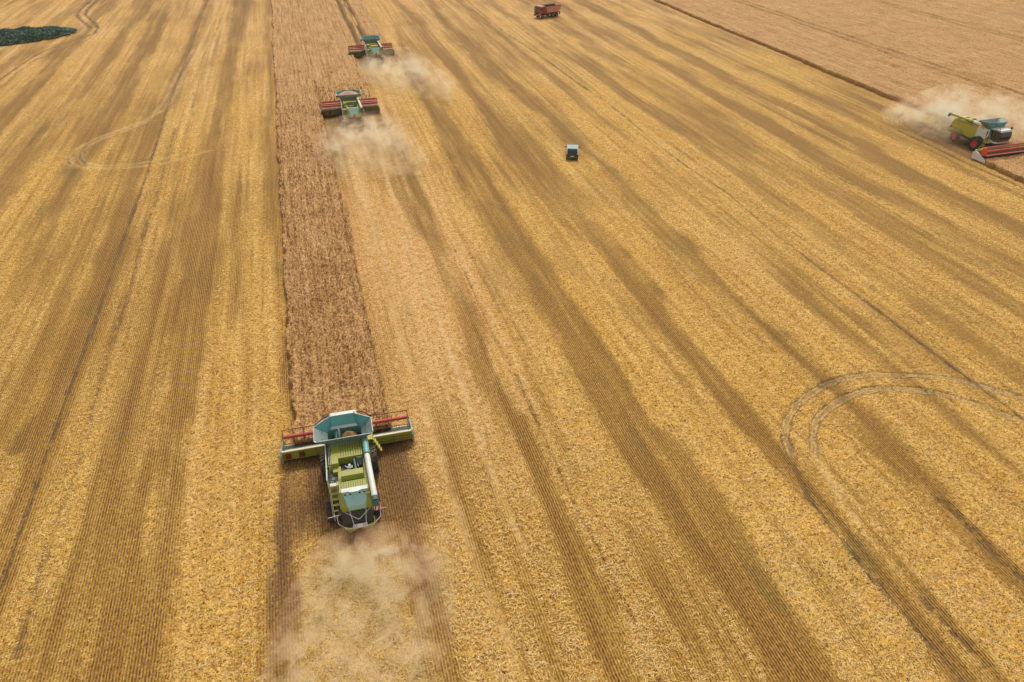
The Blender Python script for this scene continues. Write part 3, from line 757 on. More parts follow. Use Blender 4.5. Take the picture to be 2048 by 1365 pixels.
    t.quad(hp(-.24, 1.0, .028), (-.21, -4.265, 2.16), (.89, -4.265, 2.16), hp(.92, 1.0, .028), .035)
    t.build('hood_panel', hood)
    if lip:
        l = B('white'); l.prism([(-.52, -3.40), (1.18, -3.40), (1.16, -3.72), (.75, -3.70), (.52, -3.80), (.12, -3.80), (-.10, -3.70), (-.50, -3.72)], 'z', 3.285, 3.335); l.build('hood_lip', hood)
        for x in (-.30, .02, .62, .92):
            v = B('black'); a = hp(x - .07, .17, .035); bq = hp(x + .07, .17, .035); cq = hp(x + .055, .26, .035); dq = hp(x - .055, .26, .035)
            v.quad(a, dq, cq, bq, .03)
            v.build('hood_vent', hood)
    if triangle:
        g = B('orange'); cx = .33
        g.prism([(cx - .30, 2.08), (cx + .30, 2.08), (cx + .05, 2.58), (cx - .05, 2.58)], 'y', -4.36, -4.33)
        g.mat('signred').prism([(cx - .20, 2.13), (cx + .20, 2.13), (cx, 2.48)], 'y', -4.366, -4.358)
        g.build('slow_vehicle_sign', root)
    # straw chopper and rear frame
    k = B('dark'); k.prism([(-4.1, .95), (-4.15, 2.0), (-4.35, 1.95), (-4.62, 1.2), (-4.55, .9)], 'x', -.70, 1.25)
    ch = k.build('straw_chopper', root)
    for cx in (-.16, .76):
        s_ = B('lime'); s_.disc((cx, -4.32, .92), 'z', [(.55, -.10), (.58, 0), (.55, .12), (.44, .13), (.42, .02)], 22)
        s_.mat('dark').disc((cx, -4.32, .96), 'z', [(.42, 0), (.40, .10), (.1, .14)], 16)
        s_.build('spreader', ch)
    if lip:
        f = B('white')
        f.path([(-.50, -4.24, 2.05), (.28, -4.62, 1.62), (.36, -4.62, 1.62), (1.14, -4.24, 2.05)], .022)
        f.path([(-.18, -4.26, 2.1), (-.02, -4.78, 1.22)], .022); f.path([(.86, -4.26, 2.1), (.72, -4.78, 1.22)], .022)
        f.path([(-1.05, -4.1, 1.62), (-1.0, -4.5, 1.35), (-.5, -4.9, 1.18), (-.12, -4.88, 1.16), (-.02, -4.78, 1.18)], .02)
        f.path([(1.75, -4.1, 1.62), (1.7, -4.5, 1.35), (1.2, -4.9, 1.18), (.82, -4.88, 1.16), (.72, -4.78, 1.18)], .02)
        fr = f.build('rear_frame', root)
        cb = B('signwhite'); R = Euler((-.95, 0, 0)).to_matrix(); cc = Vector((.35, -4.82, 1.20))
        def cp(x, z, y): return tuple(R @ Vector((x, y, z)) + cc)
        bb_ = MB(); bb_.box((0, 0, 0), (.90, .03, .25)); cb.add([cp(v[0], v[2], v[1]) for v in bb_.v], bb_.f)
        cb.mat('signred')
        for sx in (-1, 1):
            for i in range(2):
                xt = sx * (.42 - i * .13)
                for sz in (-1, 1):
                    q4 = [(xt, 0), (xt - sx * .06, 0), (xt - sx * .14, sz * .105), (xt - sx * .08, sz * .105)]
                    cb.add([cp(a, z, -.018) for a, z in q4], [(0, 1, 2, 3)])
        cb.build('chevron_board', fr)
    for cx, rzz in ((-1.22, .12), (1.72, -.12)):
        wb = MB(); striped_board(wb, (cx, -4.02, 1.58), .82, .26, .55, rzz, 4); wb.build('warning_board', root)
        pb = B('white'); pb.path([(cx, -3.7, 1.4), (cx, -4.0, 1.55)], .025); pb.build('bracket', root)
    # rear ladder
    ld = B('cream' if side != 'cream' else 'teal')
    P0, P1 = Vector((-1.25, -2.42, 2.76)), Vector((-1.25, -3.75, .82))
    for dx in (0, .46): ld.tube(P0 + Vector((dx, 0, .25)), P1 + Vector((dx, 0, 0)), .026, n=6)
    ld.path([P0 + Vector((-.06, .2, .55)), P1 + Vector((-.08, .1, .25))], .016)
    for i in range(6):
        p = P0.lerp(P1, (i + .4) / 6.2); ld.box(p + Vector((.23, 0, 0)), (.46, .15, .035))
    ld.mat('yellow')
    for i in range(6):
        p = P0.lerp(P1, (i + .4) / 6.2); ld.box(p + Vector((.23, -.02, .021)), (.40, .12, .006))
    ld.mat('cream').bb((-1.27, -2.55, 2.72), (-.70, -2.30, 2.86))
    ld.build('rear_ladder', root)
    hr = B('white')
    hr.path([(-1.36, .75, 3.42), (-1.36, -1.0, 3.42), (-1.36, -2.45, 3.38)], .028)
    for y in (.75, -.2, -1.2, -2.45): hr.tube((-1.34, y, 2.7), (-1.36, y, 3.42), .022, n=6)
    hr.path([(-1.2, .7, 3.25), (-1.2, -.95, 3.2)], .02); hr.path([(-1.1, .7, 3.3), (-1.08, -.95, 3.2)], .02)
    hr.mat('lime').path([(-1.33, -1.05, 3.1), (-1.2, -1.12, 3.22), (-1.02, -1.15, 3.2)], .035)
    hr.build('handrail', root)
    # unloading auger along the right side
    am = {'white': 'white', 'cream': 'cream', 'yellow': 'yellow'}[auger]
    a = B('tank' if am == 'white' else am)
    chopped_tube(a, [(1.15, 1.5, 2.9), (1.30, .95, 3.45), (1.34, .55, 3.58), (1.36, -.9, 3.58)], .215)
    if side == 'yellow': a.mat('white'); a.tube((1.34, .9, 3.52), (1.36, -.6, 3.58), .224, n=14)
    a.mat('rib').tube((1.36, -.86, 3.58), (1.36, -.95, 3.58), .245, n=14)
    a.mat(am).tube((1.36, -.92, 3.58), (1.55, -4.72, 3.52), .185, n=14)
    au = a.build('unloading_auger', root, smooth=True)
    sp = B('rib' if am != 'yellow' else 'engine'); sp.tube((1.55, -4.66, 3.53), (1.56, -4.95, 3.44), .20, n=14); sp.tube((1.56, -4.93, 3.46), (1.56, -5.05, 3.12), .20, .19, n=14); sp.build('spout', au, smooth=True)
    if side == 'lime':
        s2 = MB(); striped_board(s2, (1.62, -5.02, 2.92), .46, .46, -.5, 0, 2); s2.mat('dark').box((1.62, -4.93, 2.55), (.5, .1, .12)); s2.build('auger_sign', au)
    elif side == 'cream':
        s2 = B('signwhite'); s2.box((1.58, -4.25, 1.95), (.42, .04, .16)); s2.mat('signred').box((1.44, -4.274, 1.95), (.1, .006, .13)); s2.mat('signred').box((1.62, -4.274, 1.95), (.1, .006, .13)); s2.build('auger_sign', au)
    # grain tank
    rim = [(-1.88, .42, 4.18), (1.88, .42, 4.18), (1.97, .52, 4.22), (1.95, 1.85, 4.34), (.78, 2.58, 4.38), (-.86, 2.58, 4.38), (-1.98, 1.80, 4.34), (-1.98, .52, 4.22)]
    low = [(-1.0, .78, 3.42), (1.0, .78, 3.42), (1.18, .95, 3.42), (1.18, 2.02, 3.42), (.92, 2.30, 3.42), (-.92, 2.30, 3.42), (-1.18, 2.02, 3.42), (-1.18, .95, 3.42)]
    g = B('tank')
    for (p0, p1) in zip(low, low[1:] + low[:1]):                 # lower tank walls
        g.quad((p0[0], p0[1], 2.69), (p1[0], p1[1], 2.69), p1, p0, -.03)
    g.mat('dark').add([(p[0] * .99, p[1], 2.74) for p in low], [tuple(range(8))])
    tank = g.build('grain_tank', root)
    for i in range(8):
        p0, p1, q1, q0 = low[i], low[(i + 1) % 8], rim[(i + 1) % 8], rim[i]
        fl = B('tank' if i in (3, 4, 5) else 'steel')  # front walls take the shaded colour, the others the lit steel
        fl.quad(p0, p1, q1, q0, .025)
        nn = (Vector(p1) - Vector(p0)).cross(Vector(q0) - Vector(p0)).normalized() * .006
        ctr = Vector((0, 1.4, 4.0)); nn = nn if nn.dot(ctr - Vector(p0)) > 0 else -nn
        fl.mat('rib')
        ts = {4: (.12, .32, .5, .68, .88), 0: (.3, .62), 2: (.5,), 6: (.5,)}.get(i, ())
        for tt in ts:
            a0 = Vector(p0).lerp(Vector(p1), tt) + nn; a1 = Vector(q0).lerp(Vector(q1), tt) + nn
            fl.tube(a0, a1, .022, n=4)
        if i in (2, 6):
            for kk in (.42,):
                fl.tube(Vector(p0).lerp(Vector(q0), kk) + nn, Vector(p1).lerp(Vector(q1), kk) + nn, .045, n=4)
        fl.tube(Vector(p0) + nn, Vector(q0) + nn, .035, n=5)
        fl.mat('steel').tube(q0, q1, .032, n=6)
        fl.build('tank_flap', tank)
    ta = B('steel'); ta.tube((-.42, 1.55, 2.8), (-.36, 1.95, 3.72), .10, n=12); ta.mat('rib').tube((-.75, 1.2, 2.85), (-.55, 2.0, 3.45), .09, n=10); ta.mat('tank').path([(-.62, .95, 3.0), (-.52, 1.9, 3.5)], .03)
    ta.mat('yellow').box((-.38, 1.25, 3.2), (.12, .1, .1))
    ta.build('tank_auger', tank)
    # cab
    cabm = B('glass')
    cabm.prism([(2.36, 1.9), (2.36, 3.40), (3.72, 3.40), (3.98, 2.8), (3.76, 1.85), (3.2, 1.72)], 'x', -.96, .96)
    cabm.mat('white').prism([(2.33, 1.72), (2.33, 2.0), (3.2, 1.93), (3.88, 2.02), (3.84, 1.80), (3.2, 1.66)], 'x', -.98, .98)
    cabm.mat('dark')
    for s in (-1, 1):
        cabm.path([(s * .97, 3.77, 1.95), (s * .97, 3.99, 2.8), (s * .97, 3.73, 3.40)], .04); cabm.path([(s * .975, 3.0, 1.9), (s * .975, 3.0, 3.40)], .035)
    cab = cabm.build('cab', root)
    rf = B('white'); rf.box((0, 3.06, 3.53), (2.06, 1.66, .26), top=(.84, .86)); rf.build('cab_roof', cab, bevel=.06)
    bc = B('amber'); bc.tube((.80, 3.30, 3.64), (.80, 3.30, 3.86), .08, .06, n=10); bc.build('beacon', cab)
    for s in (-1, 1):
        mr = B('dark'); mr.path([(s * .95, 3.65, 3.50), (s * 1.40, 3.42, 3.62), (s * 1.86, 2.92, 3.62)], .05); mr.box((s * 1.84, 2.90, 3.46), (.24, .09, .45)); mr.build('mirror', cab)
    if orange:
        mk = B('signred')
        for i in range(3): mk.box((1.432, 2.12, 2.1 + i * .16), (.012, .16, .10))
        mk.build('side_emblem', root)
    # access steps beside the cab
    st = B('yellow')
    st.bb((1.30, 2.36, 1.72), (1.86, 3.15, 1.80))
    for dx in (0, .42): st.tube((1.80, 2.42 + dx, 1.76), (2.28, 2.30 + dx, .45), .035, n=6)
    for i in range(5):
        p = Vector((1.82, 2.63, 1.62)).lerp(Vector((2.26, 2.5, .52)), i / 4); st.box(p, (.20, .42, .04))
    st.mat('white').path([(1.84, 2.40, 1.8), (1.88, 2.40, 2.75), (1.88, 3.1, 2.75), (1.84, 3.1, 1.8)], .022)
    st.build('cab_steps', root)
    fh = B('dark'); fh.prism([(2.1, 1.0), (2.1, 1.7), (3.25 + hdy, 1.15), (3.25 + hdy, .45)], 'x', -.72, .72); fh.build('feeder_house', root)
    # header
    hm = header
    hd = B(hm)
    hd.prism([(3.14, .40), (3.10, 1.22), (3.22, 1.27), (3.34, 1.22), (3.40, .55), (3.62, .22), (3.3, .22)], 'x', -HW, HW)
    hd.mat('dark').bb((-HW, 3.60, .17), (HW, 4.85, .225))
    hd.mat('steel').bb((-HW, 4.852, .16), (HW, 4.93, .19))
    hd.mat('cream' if hm == 'lime' else 'lime_dark').bb((-HW, 3.05, 1.245), (HW, 3.20, 1.315))
    hd.mat('black')
    for x in (-2.3, -1.75, 1.9, 3.3): hd.bb((x, 3.085, .4), (x + .02, 3.12, 1.25))
    hd.mat('lime_dark')
    for z in (.62, .92): hd.bb((1.45, 3.06, z), (HW - .1, 3.13, z + .03))
    hdo = hd.build('header', root); hdo.location = (0, hdy, 0)
    for x in (-4.32, -3.35):
        rr = B('darkred'); rr.bb((x - .20, 3.055, .55), (x + .20, 3.11, 1.02)); rr.mat('dark').bb((x - .01, 3.05, .55), (x + .01, 3.053, 1.02)); rr.build('red_reflector', hdo)
    sc_ = B('steel'); sc_.tube((-HW + .1, 3.92, .55), (HW - .1, 3.92, .55), .17, n=12)
    nt_ = 26
    for sx in (-1, 1):
        for i in range(nt_ * 8):
            a0, a1 = i / 8 * 2 * PI, (i + 1) / 8 * 2 * PI
            x0, x1 = sx * (.5 + (HW - .6) * i / (nt_ * 8)), sx * (.5 + (HW - .6) * (i + 1) / (nt_ * 8))
            c0, s0, c1, s1 = math.cos(a0), math.sin(a0), math.cos(a1), math.sin(a1)
            sc_.add([(x0, 3.92 + c0 * .17, .55 + s0 * .17), (x1, 3.92 + c1 * .17, .55 + s1 * .17), (x1, 3.92 + c1 * .30, .55 + s1 * .30), (x0, 3.92 + c0 * .30, .55 + s0 * .30)], [(0, 1, 2, 3)])
    sc_.build('intake_auger', hdo)
    rl = B('red' if reel == 'thin' else 'brightred'); RY, RZ, RR = 4.46, 1.46, .60
    rl.tube((-HW + .06, RY, RZ), (HW - .06, RY, RZ), .135, n=14)
    for x in (-3.05, -1.6, 0, 1.6, 3.05): rl.tube((x - .02, RY, RZ), (x + .02, RY, RZ), .16, n=14)
    rl.mat('rednet' if reel == 'thin' else 'brightred')
    for k in range(6):
        a = k * PI / 3 + .3
        y, z = RY + math.cos(a) * RR, RZ + math.sin(a) * RR
        if reel == 'thin': rl.tube((-HW + .06, y, z), (HW - .06, y, z), .022, n=5)
        else: rl.box((0, y, z), (2 * HW - .14, .30 if reel == 'bats' else .22, .03), (a if reel == 'bats' else a + .5, 0, 0))
        for x in (-HW + .08, -3.1, -1.55, 0, 1.55, 3.1, HW - .08): rl.tube((x, RY, RZ), (x, y, z), .02, n=4)
        for i in range(46):
            x = -HW + .2 + i * (2 * HW - .4) / 45
            rl.tube((x, y, z), (x, y + .05, z - .26), .010, n=3)
    rlo = rl.build('reel', hdo)
    for s in (-1, 1):
        ep = B('orange' if orange else 'rednet')
        if orange: ep.disc((s * (HW - .05), RY, RZ), 'x', [(.56, -.03), (.56, .03), (.1, .05)], 6)
        else: ep.disc((s * (HW - .05), RY, RZ), 'x', [(.20, -.02), (.20, .02), (.1, .03)], 10)
        ep.build('reel_end_plate', hdo)
        dv = B('white' if orange else 'steel')
        dv.prism([(3.0, .25), (2.98, .98), (3.25, 1.22), (3.65, 1.15), (4.6, .74), (tip - .35, .36), (tip, .12), (4.6, .12), (3.4, .14)], 'x', s * (HW + .01), s * (HW + (.18 if orange else .16)))
        dv.mat('yellow').tube((s * (HW + .1), tip - .2, .3), (s * (HW + .1), tip + .3, .12), .03, n=6)
        dv.build('crop_divider', hdo, bevel=.05)
        arm = B('lime_dark' if not orange else 'yellow'); arm.path([(s * (HW - .18), 3.2, 1.3), (s * (HW - .14), 3.7, 1.62), (s * (HW - .10), RY, RZ)], .045); arm.build('reel_arm', hdo)
    return root

C1 = combine('nearest combine, lime green with open grain tank and white unloading auger', (-1.52, 35.0, 0), rad(-2.2))
C2 = combine('middle combine with its tank heaped full of grain, trailing pale dust', (6.32, 113.4, 0), rad(-1.8), side='cream', auger='cream', reel='bats', lip=False, triangle=True, header='lime_dark', cooling=False)
C3 = combine('farthest combine with empty teal grain tank at the start of the tramlines', (14.4, 150.7, 0), rad(-.8), side='cream', auger='cream', reel='bats', lip=False, triangle=True, header='lime_dark')
C4 = combine('combine seen side-on at the uncut field, yellow rear flank and red-rimmed wheels', (94.75, 76.0, 0), rad(180), side='yellow', auger='yellow', reel='plates', orange=True, redrim=True, hdy=.7, HW=4.45, tip=6.3)

def heap(name, label, root, cx, cy, rx, ry, z0, hgt, col):
    m, nt, b = new_mat(name + '_grain')
    tc = N(nt, 'ShaderNodeTexCoord'); n1 = noise(nt, tc.outputs['Object'], 9, 4, .7)
    nt.links.new(ramp(nt, n1, [(.35, tuple(x * .6 for x in col)), (.65, col)]), b.inputs['Base Color']); b.inputs['Roughness'].default_value = .85
    n = 26; rr = 9; vs, fs = [], []
    for k in range(rr + 1):
        t = k / rr
        for i in range(n):
            a = 2 * PI * i / n
            ca, sa = math.cos(a), math.sin(a)
            sq = 1 / max(abs(ca), abs(sa)) ** .55
            z = z0 + hgt * (1 - t) ** 1.0 * (1 - .15 * (1 - t)) + (float(vnoise(np.float64(ca * t * 4), np.float64(sa * t * 4), 2)) - .5) * .12 * hgt
            vs.append((cx + rx * t * ca * sq, cy + ry * t * sa * sq, z))
    for k in range(rr):
        for i in range(n): fs.append((k * n + i, (k + 1) * n + i, (k + 1) * n + (i + 1) % n, k * n + (i + 1) % n))
    b0 = len(vs)
    for i in range(n): v = vs[rr * n + i]; vs.append((v[0], v[1], z0 - .15))
    for i in range(n): fs.append((rr * n + i, b0 + i, b0 + (i + 1) % n, rr * n + (i + 1) % n))
    fs.append(tuple(range(b0, b0 + n))[::-1])
    me = bpy.data.meshes.new(name); me.from_pydata([(v) for v in vs], [], fs); me.materials.append(m)
    me.polygons.foreach_set('use_smooth', [True] * len(me.polygons))
    o = bpy.data.objects.new(name, me); COL.objects.link(o)
    o.location = root.location; o.rotation_euler = root.rotation_euler
    return tag(o, label, 'grain', 'grain in the combine tanks')
heap('grain_heap', 'pinkish cone of grain brimming over the middle combine\'s tank', C2, -.02, 1.45, 1.55, .95, 3.98, .72, (.66, .40, .25))
heap('grain_heap', 'small brown pile of grain low inside the nearest combine\'s open tank', C1, .28, 1.66, .56, .50, 3.05, .66, (.40, .20, .07))

# ------------------------------------------------------------------ dump truck
def dump_truck(loc, rz):
    root = thing('dump_truck', 'maroon dump truck with a faded red tipper body parked on the stubble', 'dump truck', loc, rz)
    c = B('dark'); c.bb((-.45, -3.4, .75), (.45, 2.9, 1.05)); c.bb((-1.0, .2, .55), (1.0, .95, 1.0)); c.tube((.95, -.2, .8), (.95, .75, .8), .3, n=12)
    c.bb((-1.15, -3.35, 1.05), (1.15, 1.0, 1.14)); c.build('chassis', root)
    k = B('truckred')
    k.prism([(1.25, .95), (1.25, 2.72), (1.45, 2.80), (2.95, 2.78), (3.22, 2.05), (3.28, .85), (2.8, .80), (2.6, 1.2), (1.75, 1.2), (1.6, .9)], 'x', -1.22, 1.22)
    cab = k.build('cab', root, bevel=.06)
    ro = B('tipper'); ro.bb((-1.10, 1.42, 2.80), (1.10, 2.80, 2.86)); ro.build('cab_roof', cab, bevel=.02)
    g = B('glass'); g.quad((-1.05, 3.232, 2.08), (1.05, 3.232, 2.08), (1.0, 2.99, 2.70), (-1.0, 2.99, 2.70), -.02)
    g.build('windscreen', cab)
    for s in (-1, 1):
        w = B('glass'); w.prism([(1.75, 2.0), (1.75, 2.62), (2.80, 2.62), (3.0, 2.05)], 'x', s * 1.215, s * 1.232); w.build('side_window', cab)
        h = B('lamp'); h.disc((s * .85, 3.29, .98), 'y', [(.14, -.03), (.14, .04), (.08, .06)], 12); h.build('headlight', cab)
        m = B('dark'); m.path([(s * 1.2, 2.9, 2.5), (s * 1.5, 3.1, 2.5)], .025); m.box((s * 1.5, 3.1, 2.3), (.16, .06, .42)); m.build('mirror', cab)
    b = B('dark'); b.bb((-1.24, 3.15, .55), (1.24, 3.38, .84)); b.mat('signwhite').bb((-.28, 3.375, .62), (.28, 3.392, .74)); b.build('bumper', cab)
    gr = B('dark'); gr.bb((-.7, 3.262, 1.05), (.7, 3.30, 1.5)); gr.build('grille', cab)
    t = B('tipper')
    T = lambda x, y, z: (x, y, z)
    # tub: floor, sloped front, side walls with ribs
    for s in (-1, 1):
        o0, o1 = s * 1.12, s * 1.26
        vs = [(o0, .75, 1.2), (o0, -3.1, 1.2), (o1, -3.65, 2.55), (o1, 1.25, 2.72)]
        t.quad(vs[0], vs[1], vs[2], vs[3], .06 * s)
        for i in range(5):
            f = (i + .5) / 5
            lo = Vector(vs[0]).lerp(Vector(vs[1]), f); hi = Vector(vs[3]).lerp(Vector(vs[2]), f)
            t.tube(lo, hi, .06, n=4)
        t.mat('dark').tube(vs[3], vs[2], .07, n=6); t.mat('tipper')
    t.quad((-1.1, .75, 1.2), (1.1, .75, 1.2), (1.24, 1.25, 2.72), (-1.24, 1.25, 2.72), .06)
    t.quad((1.1, -3.1, 1.2), (-1.1, -3.1, 1.2), (-1.24, -3.65, 2.4), (1.24, -3.65, 2.4), .06)
    t.bb((-1.1, -3.1, 1.15), (1.1, .75, 1.22))
    t.mat('tipper').quad((-1.22, 1.2, 2.74), (1.22, 1.2, 2.74), (1.15, 1.62, 2.95), (-1.15, 1.62, 2.95), .05)
    tub = t.build('tipper_body', root)
    i_ = B('dark')
    for s in (-1, 1): i_.quad((s * 1.04, .72, 1.26), (s * 1.04, -3.05, 1.26), (s * 1.175, -3.58, 2.5), (s * 1.175, 1.18, 2.68), -.02 * s)
    i_.bb((-1.03, -3.0, 1.225), (1.03, .7, 1.26)); i_.build('tub_lining', tub)
    mf = B('rubber')
    for s in (-1, 1): mf.bb((s * .7, -3.52, .45), (s * 1.15, -3.5, 1.1))
    mf.build('mudflap', root)
    for s in (-1, 1):
        wheel(root, s * 1.02, 2.18, .52, .32, s, 'engine')
        wheel(root, s * .93, -1.05, .52, .52, s, 'engine')
        wheel(root, s * .93, -2.40, .52, .52, s, 'engine')
    return root
dump_truck((62.95, 181.9, 0), rad(110))

# ------------------------------------------------------------------ car
def car(loc, rz):
    root = thing('car', 'small dark car with a white roof driving away across the stubble', 'car', loc, rz)
    b = B('cartail')
    b.prism([(-1.98, .38), (-2.02, .62), (-1.96, .98), (1.05, 1.0), (1.88, .82), (2.0, .52), (1.95, .34)], 'x', -.84, .84)
    body = b.build('body', root, bevel=.05)
    sd = B('white')
    for s in (-1, 1): sd.prism([(-1.90, .55), (-1.90, .99), (1.02, 1.01), (1.80, .84), (1.85, .55)], 'x', s * .835, s * .862)
    sd.bb((-.78, .98, .93), (.78, 1.80, .965)); sd.build('side_panel', body, bevel=.01)
    g = B('glass'); g.prism([(-1.90, .985), (-1.50, 1.50), (.25, 1.50), (1.02, 1.0)], 'x', -.74, .74); gh = g.build('glasshouse', body)
    r = B('carroof'); r.bb((-.70, -1.30, 1.502), (.70, .20, 1.55)); r.mat('dark').tube((-.12, -.55, 1.55), (-.12, -.55, 1.66), .03, n=6); r.build('roof', body, bevel=.02)
    p = B('white')
    for s in (-1, 1):
        p.path([(s * .765, -1.90, .99), (s * .725, -1.49, 1.51), (s * .725, .24, 1.51), (s * .765, 1.0, 1.01)], .035); p.tube((s * .765, -.5, 1.0), (s * .73, -.5, 1.5), .03, n=6)
    p.build('roof_pillars', body)
    rw = B('glass'); rw.quad((-.66, -1.93, 1.0), (.66, -1.93, 1.0), (.62, -1.53, 1.49), (-.62, -1.53, 1.49), -.015); rw.build('rear_window', body)
    for s in (-1, 1):
        t = B('darkred'); t.bb((s * .60, -2.04, .70), (s * .83, -1.95, .95)); t.build('tail_lamp', body)
        m = B('dark'); m.box((s * 1.0, .72, 1.04), (.28, .12, .16)); m.build('mirror', body)
        for y in (-1.25, 1.28): wheel(root, s * .74, y, .33, .21, s, 'engine')
    n = B('signwhite'); n.bb((-.27, -2.045, .62), (.27, -2.02, .74)); n.build('number_plate', body)
    bp = B('rib'); bp.bb((-.82, -2.08, .40), (.82, -1.96, .56)); bp.build('bumper', body, bevel=.02)
    return root
car((35.45, 89.5, 0), rad(-21))

# ------------------------------------------------------------------ thicket of reeds and low bushes
def thicket():
    m, nt, b = new_mat('reed_leaves')
    g = N(nt, 'ShaderNodeNewGeometry'); n1 = noise(nt, g.outputs['Position'], .5, 4, .6); n2 = noise(nt, g.outputs['Position'], 2.5, 2, .6)
    c = ramp(nt, n1, [(.32, (.035, .095, .068)), (.48, (.065, .145, .090)), (.62, (.11, .175, .095)), (.75, (.19, .22, .12))])
    c = mixc(nt, math_node(nt, 'MULTIPLY', n2, .35), c, (.08, .20, .165))
    nt.links.new(c, b.inputs['Base Color']); b.inputs['Roughness'].default_value = .75
    # plan outline measured on the ground (a long lens-shaped hollow left uncut)
    cx, cy = -68.0, 193.5; ax, ay = 18.0, 8.6; rot = rad(17)
    rng = np.random.default_rng(3)
    n = 30000
    rr = np.sqrt(rng.random(n)); aa = rng.random(n) * 2 * PI
    lx, ly = rr * np.cos(aa) * ax, rr * np.sin(aa) * ay
    x = cx + lx * math.cos(rot) - ly * math.sin(rot); y = cy + lx * math.sin(rot) + ly * math.cos(rot)
    edge = sstep(1.0, .8, rr)
    clump = fbm(x / 2.2, y / 2.2, 3, 4)
    keep = rng.random(n) < .35 + 1.2 * clump
    x, y, edge, clump = x[keep], y[keep], edge[keep], clump[keep]; n = len(x)
    h = (.30 + .85 * edge * (clump * 1.3)) * (.65 + .6 * rng.random(n))
    a = rng.random(n) * 2 * PI; w = .10 + .16 * rng.random(n); lean = rng.normal(0, .28, (n, 2))
    z0 = h * (.15 + .5 * rng.random(n)) * .6
    ux, uy = np.cos(a) * w, np.sin(a) * w
    q = np.stack([np.stack([x - ux * .5, y - uy * .5, z0], -1), np.stack([x + ux * .5, y + uy * .5, z0], -1),
                  np.stack([x + ux + lean[:, 0], y + uy + lean[:, 1], (z0 + h) * .62], -1),
                  np.stack([x + lean[:, 0] * 1.7, y + lean[:, 1] * 1.7, h], -1),
                  np.stack([x - ux + lean[:, 0], y - uy + lean[:, 1], (z0 + h) * .62], -1)], 1)
    fc = np.concatenate([np.arange(n)[:, None] * 5 + np.array([0, 1, 2, 4]), np.arange(n)[:, None] * 5 + np.array([4, 2, 3, 3])])
    # a rough mound under the leaves closes the view to bare soil
    gr = np.linspace(0, 1, 14); ga = np.linspace(0, 2 * PI, 61)[:-1]
    GR, GA = np.meshgrid(gr, ga, indexing='ij')
    mx, my = GR * np.cos(GA) * ax * .99, GR * np.sin(GA) * ay * .99
    MX = cx + mx * math.cos(rot) - my * math.sin(rot); MY = cy + mx * math.sin(rot) + my * math.cos(rot)
    MZ = (.12 + .5 * fbm(MX / 2.2, MY / 2.2, 3, 4)) * sstep(1.0, .86, GR) + .02
    mv = np.stack([MX, MY, MZ], -1).reshape(-1, 3)
    me = bpy.data.meshes.new('thicket')
    quads = [tuple(int(v) for v in f) if f[2] != f[3] else tuple(int(v) for v in f[:3]) for f in fc]
    b0 = n * 5
    for k in range(13):
        for i in range(60): quads.append((b0 + k * 60 + i, b0 + (k + 1) * 60 + i, b0 + (k + 1) * 60 + (i + 1) % 60, b0 + k * 60 + (i + 1) % 60))
    me.from_pydata(np.concatenate([q.reshape(-1, 3), mv]).tolist(), [], quads)
    me.materials.append(m)
    o = bpy.data.objects.new('reed_thicket', me); COL.objects.link(o)
    tag(o, 'dark green lens-shaped patch of reeds and low bushes left in the cut field', 'thicket', kind='stuff')
thicket()

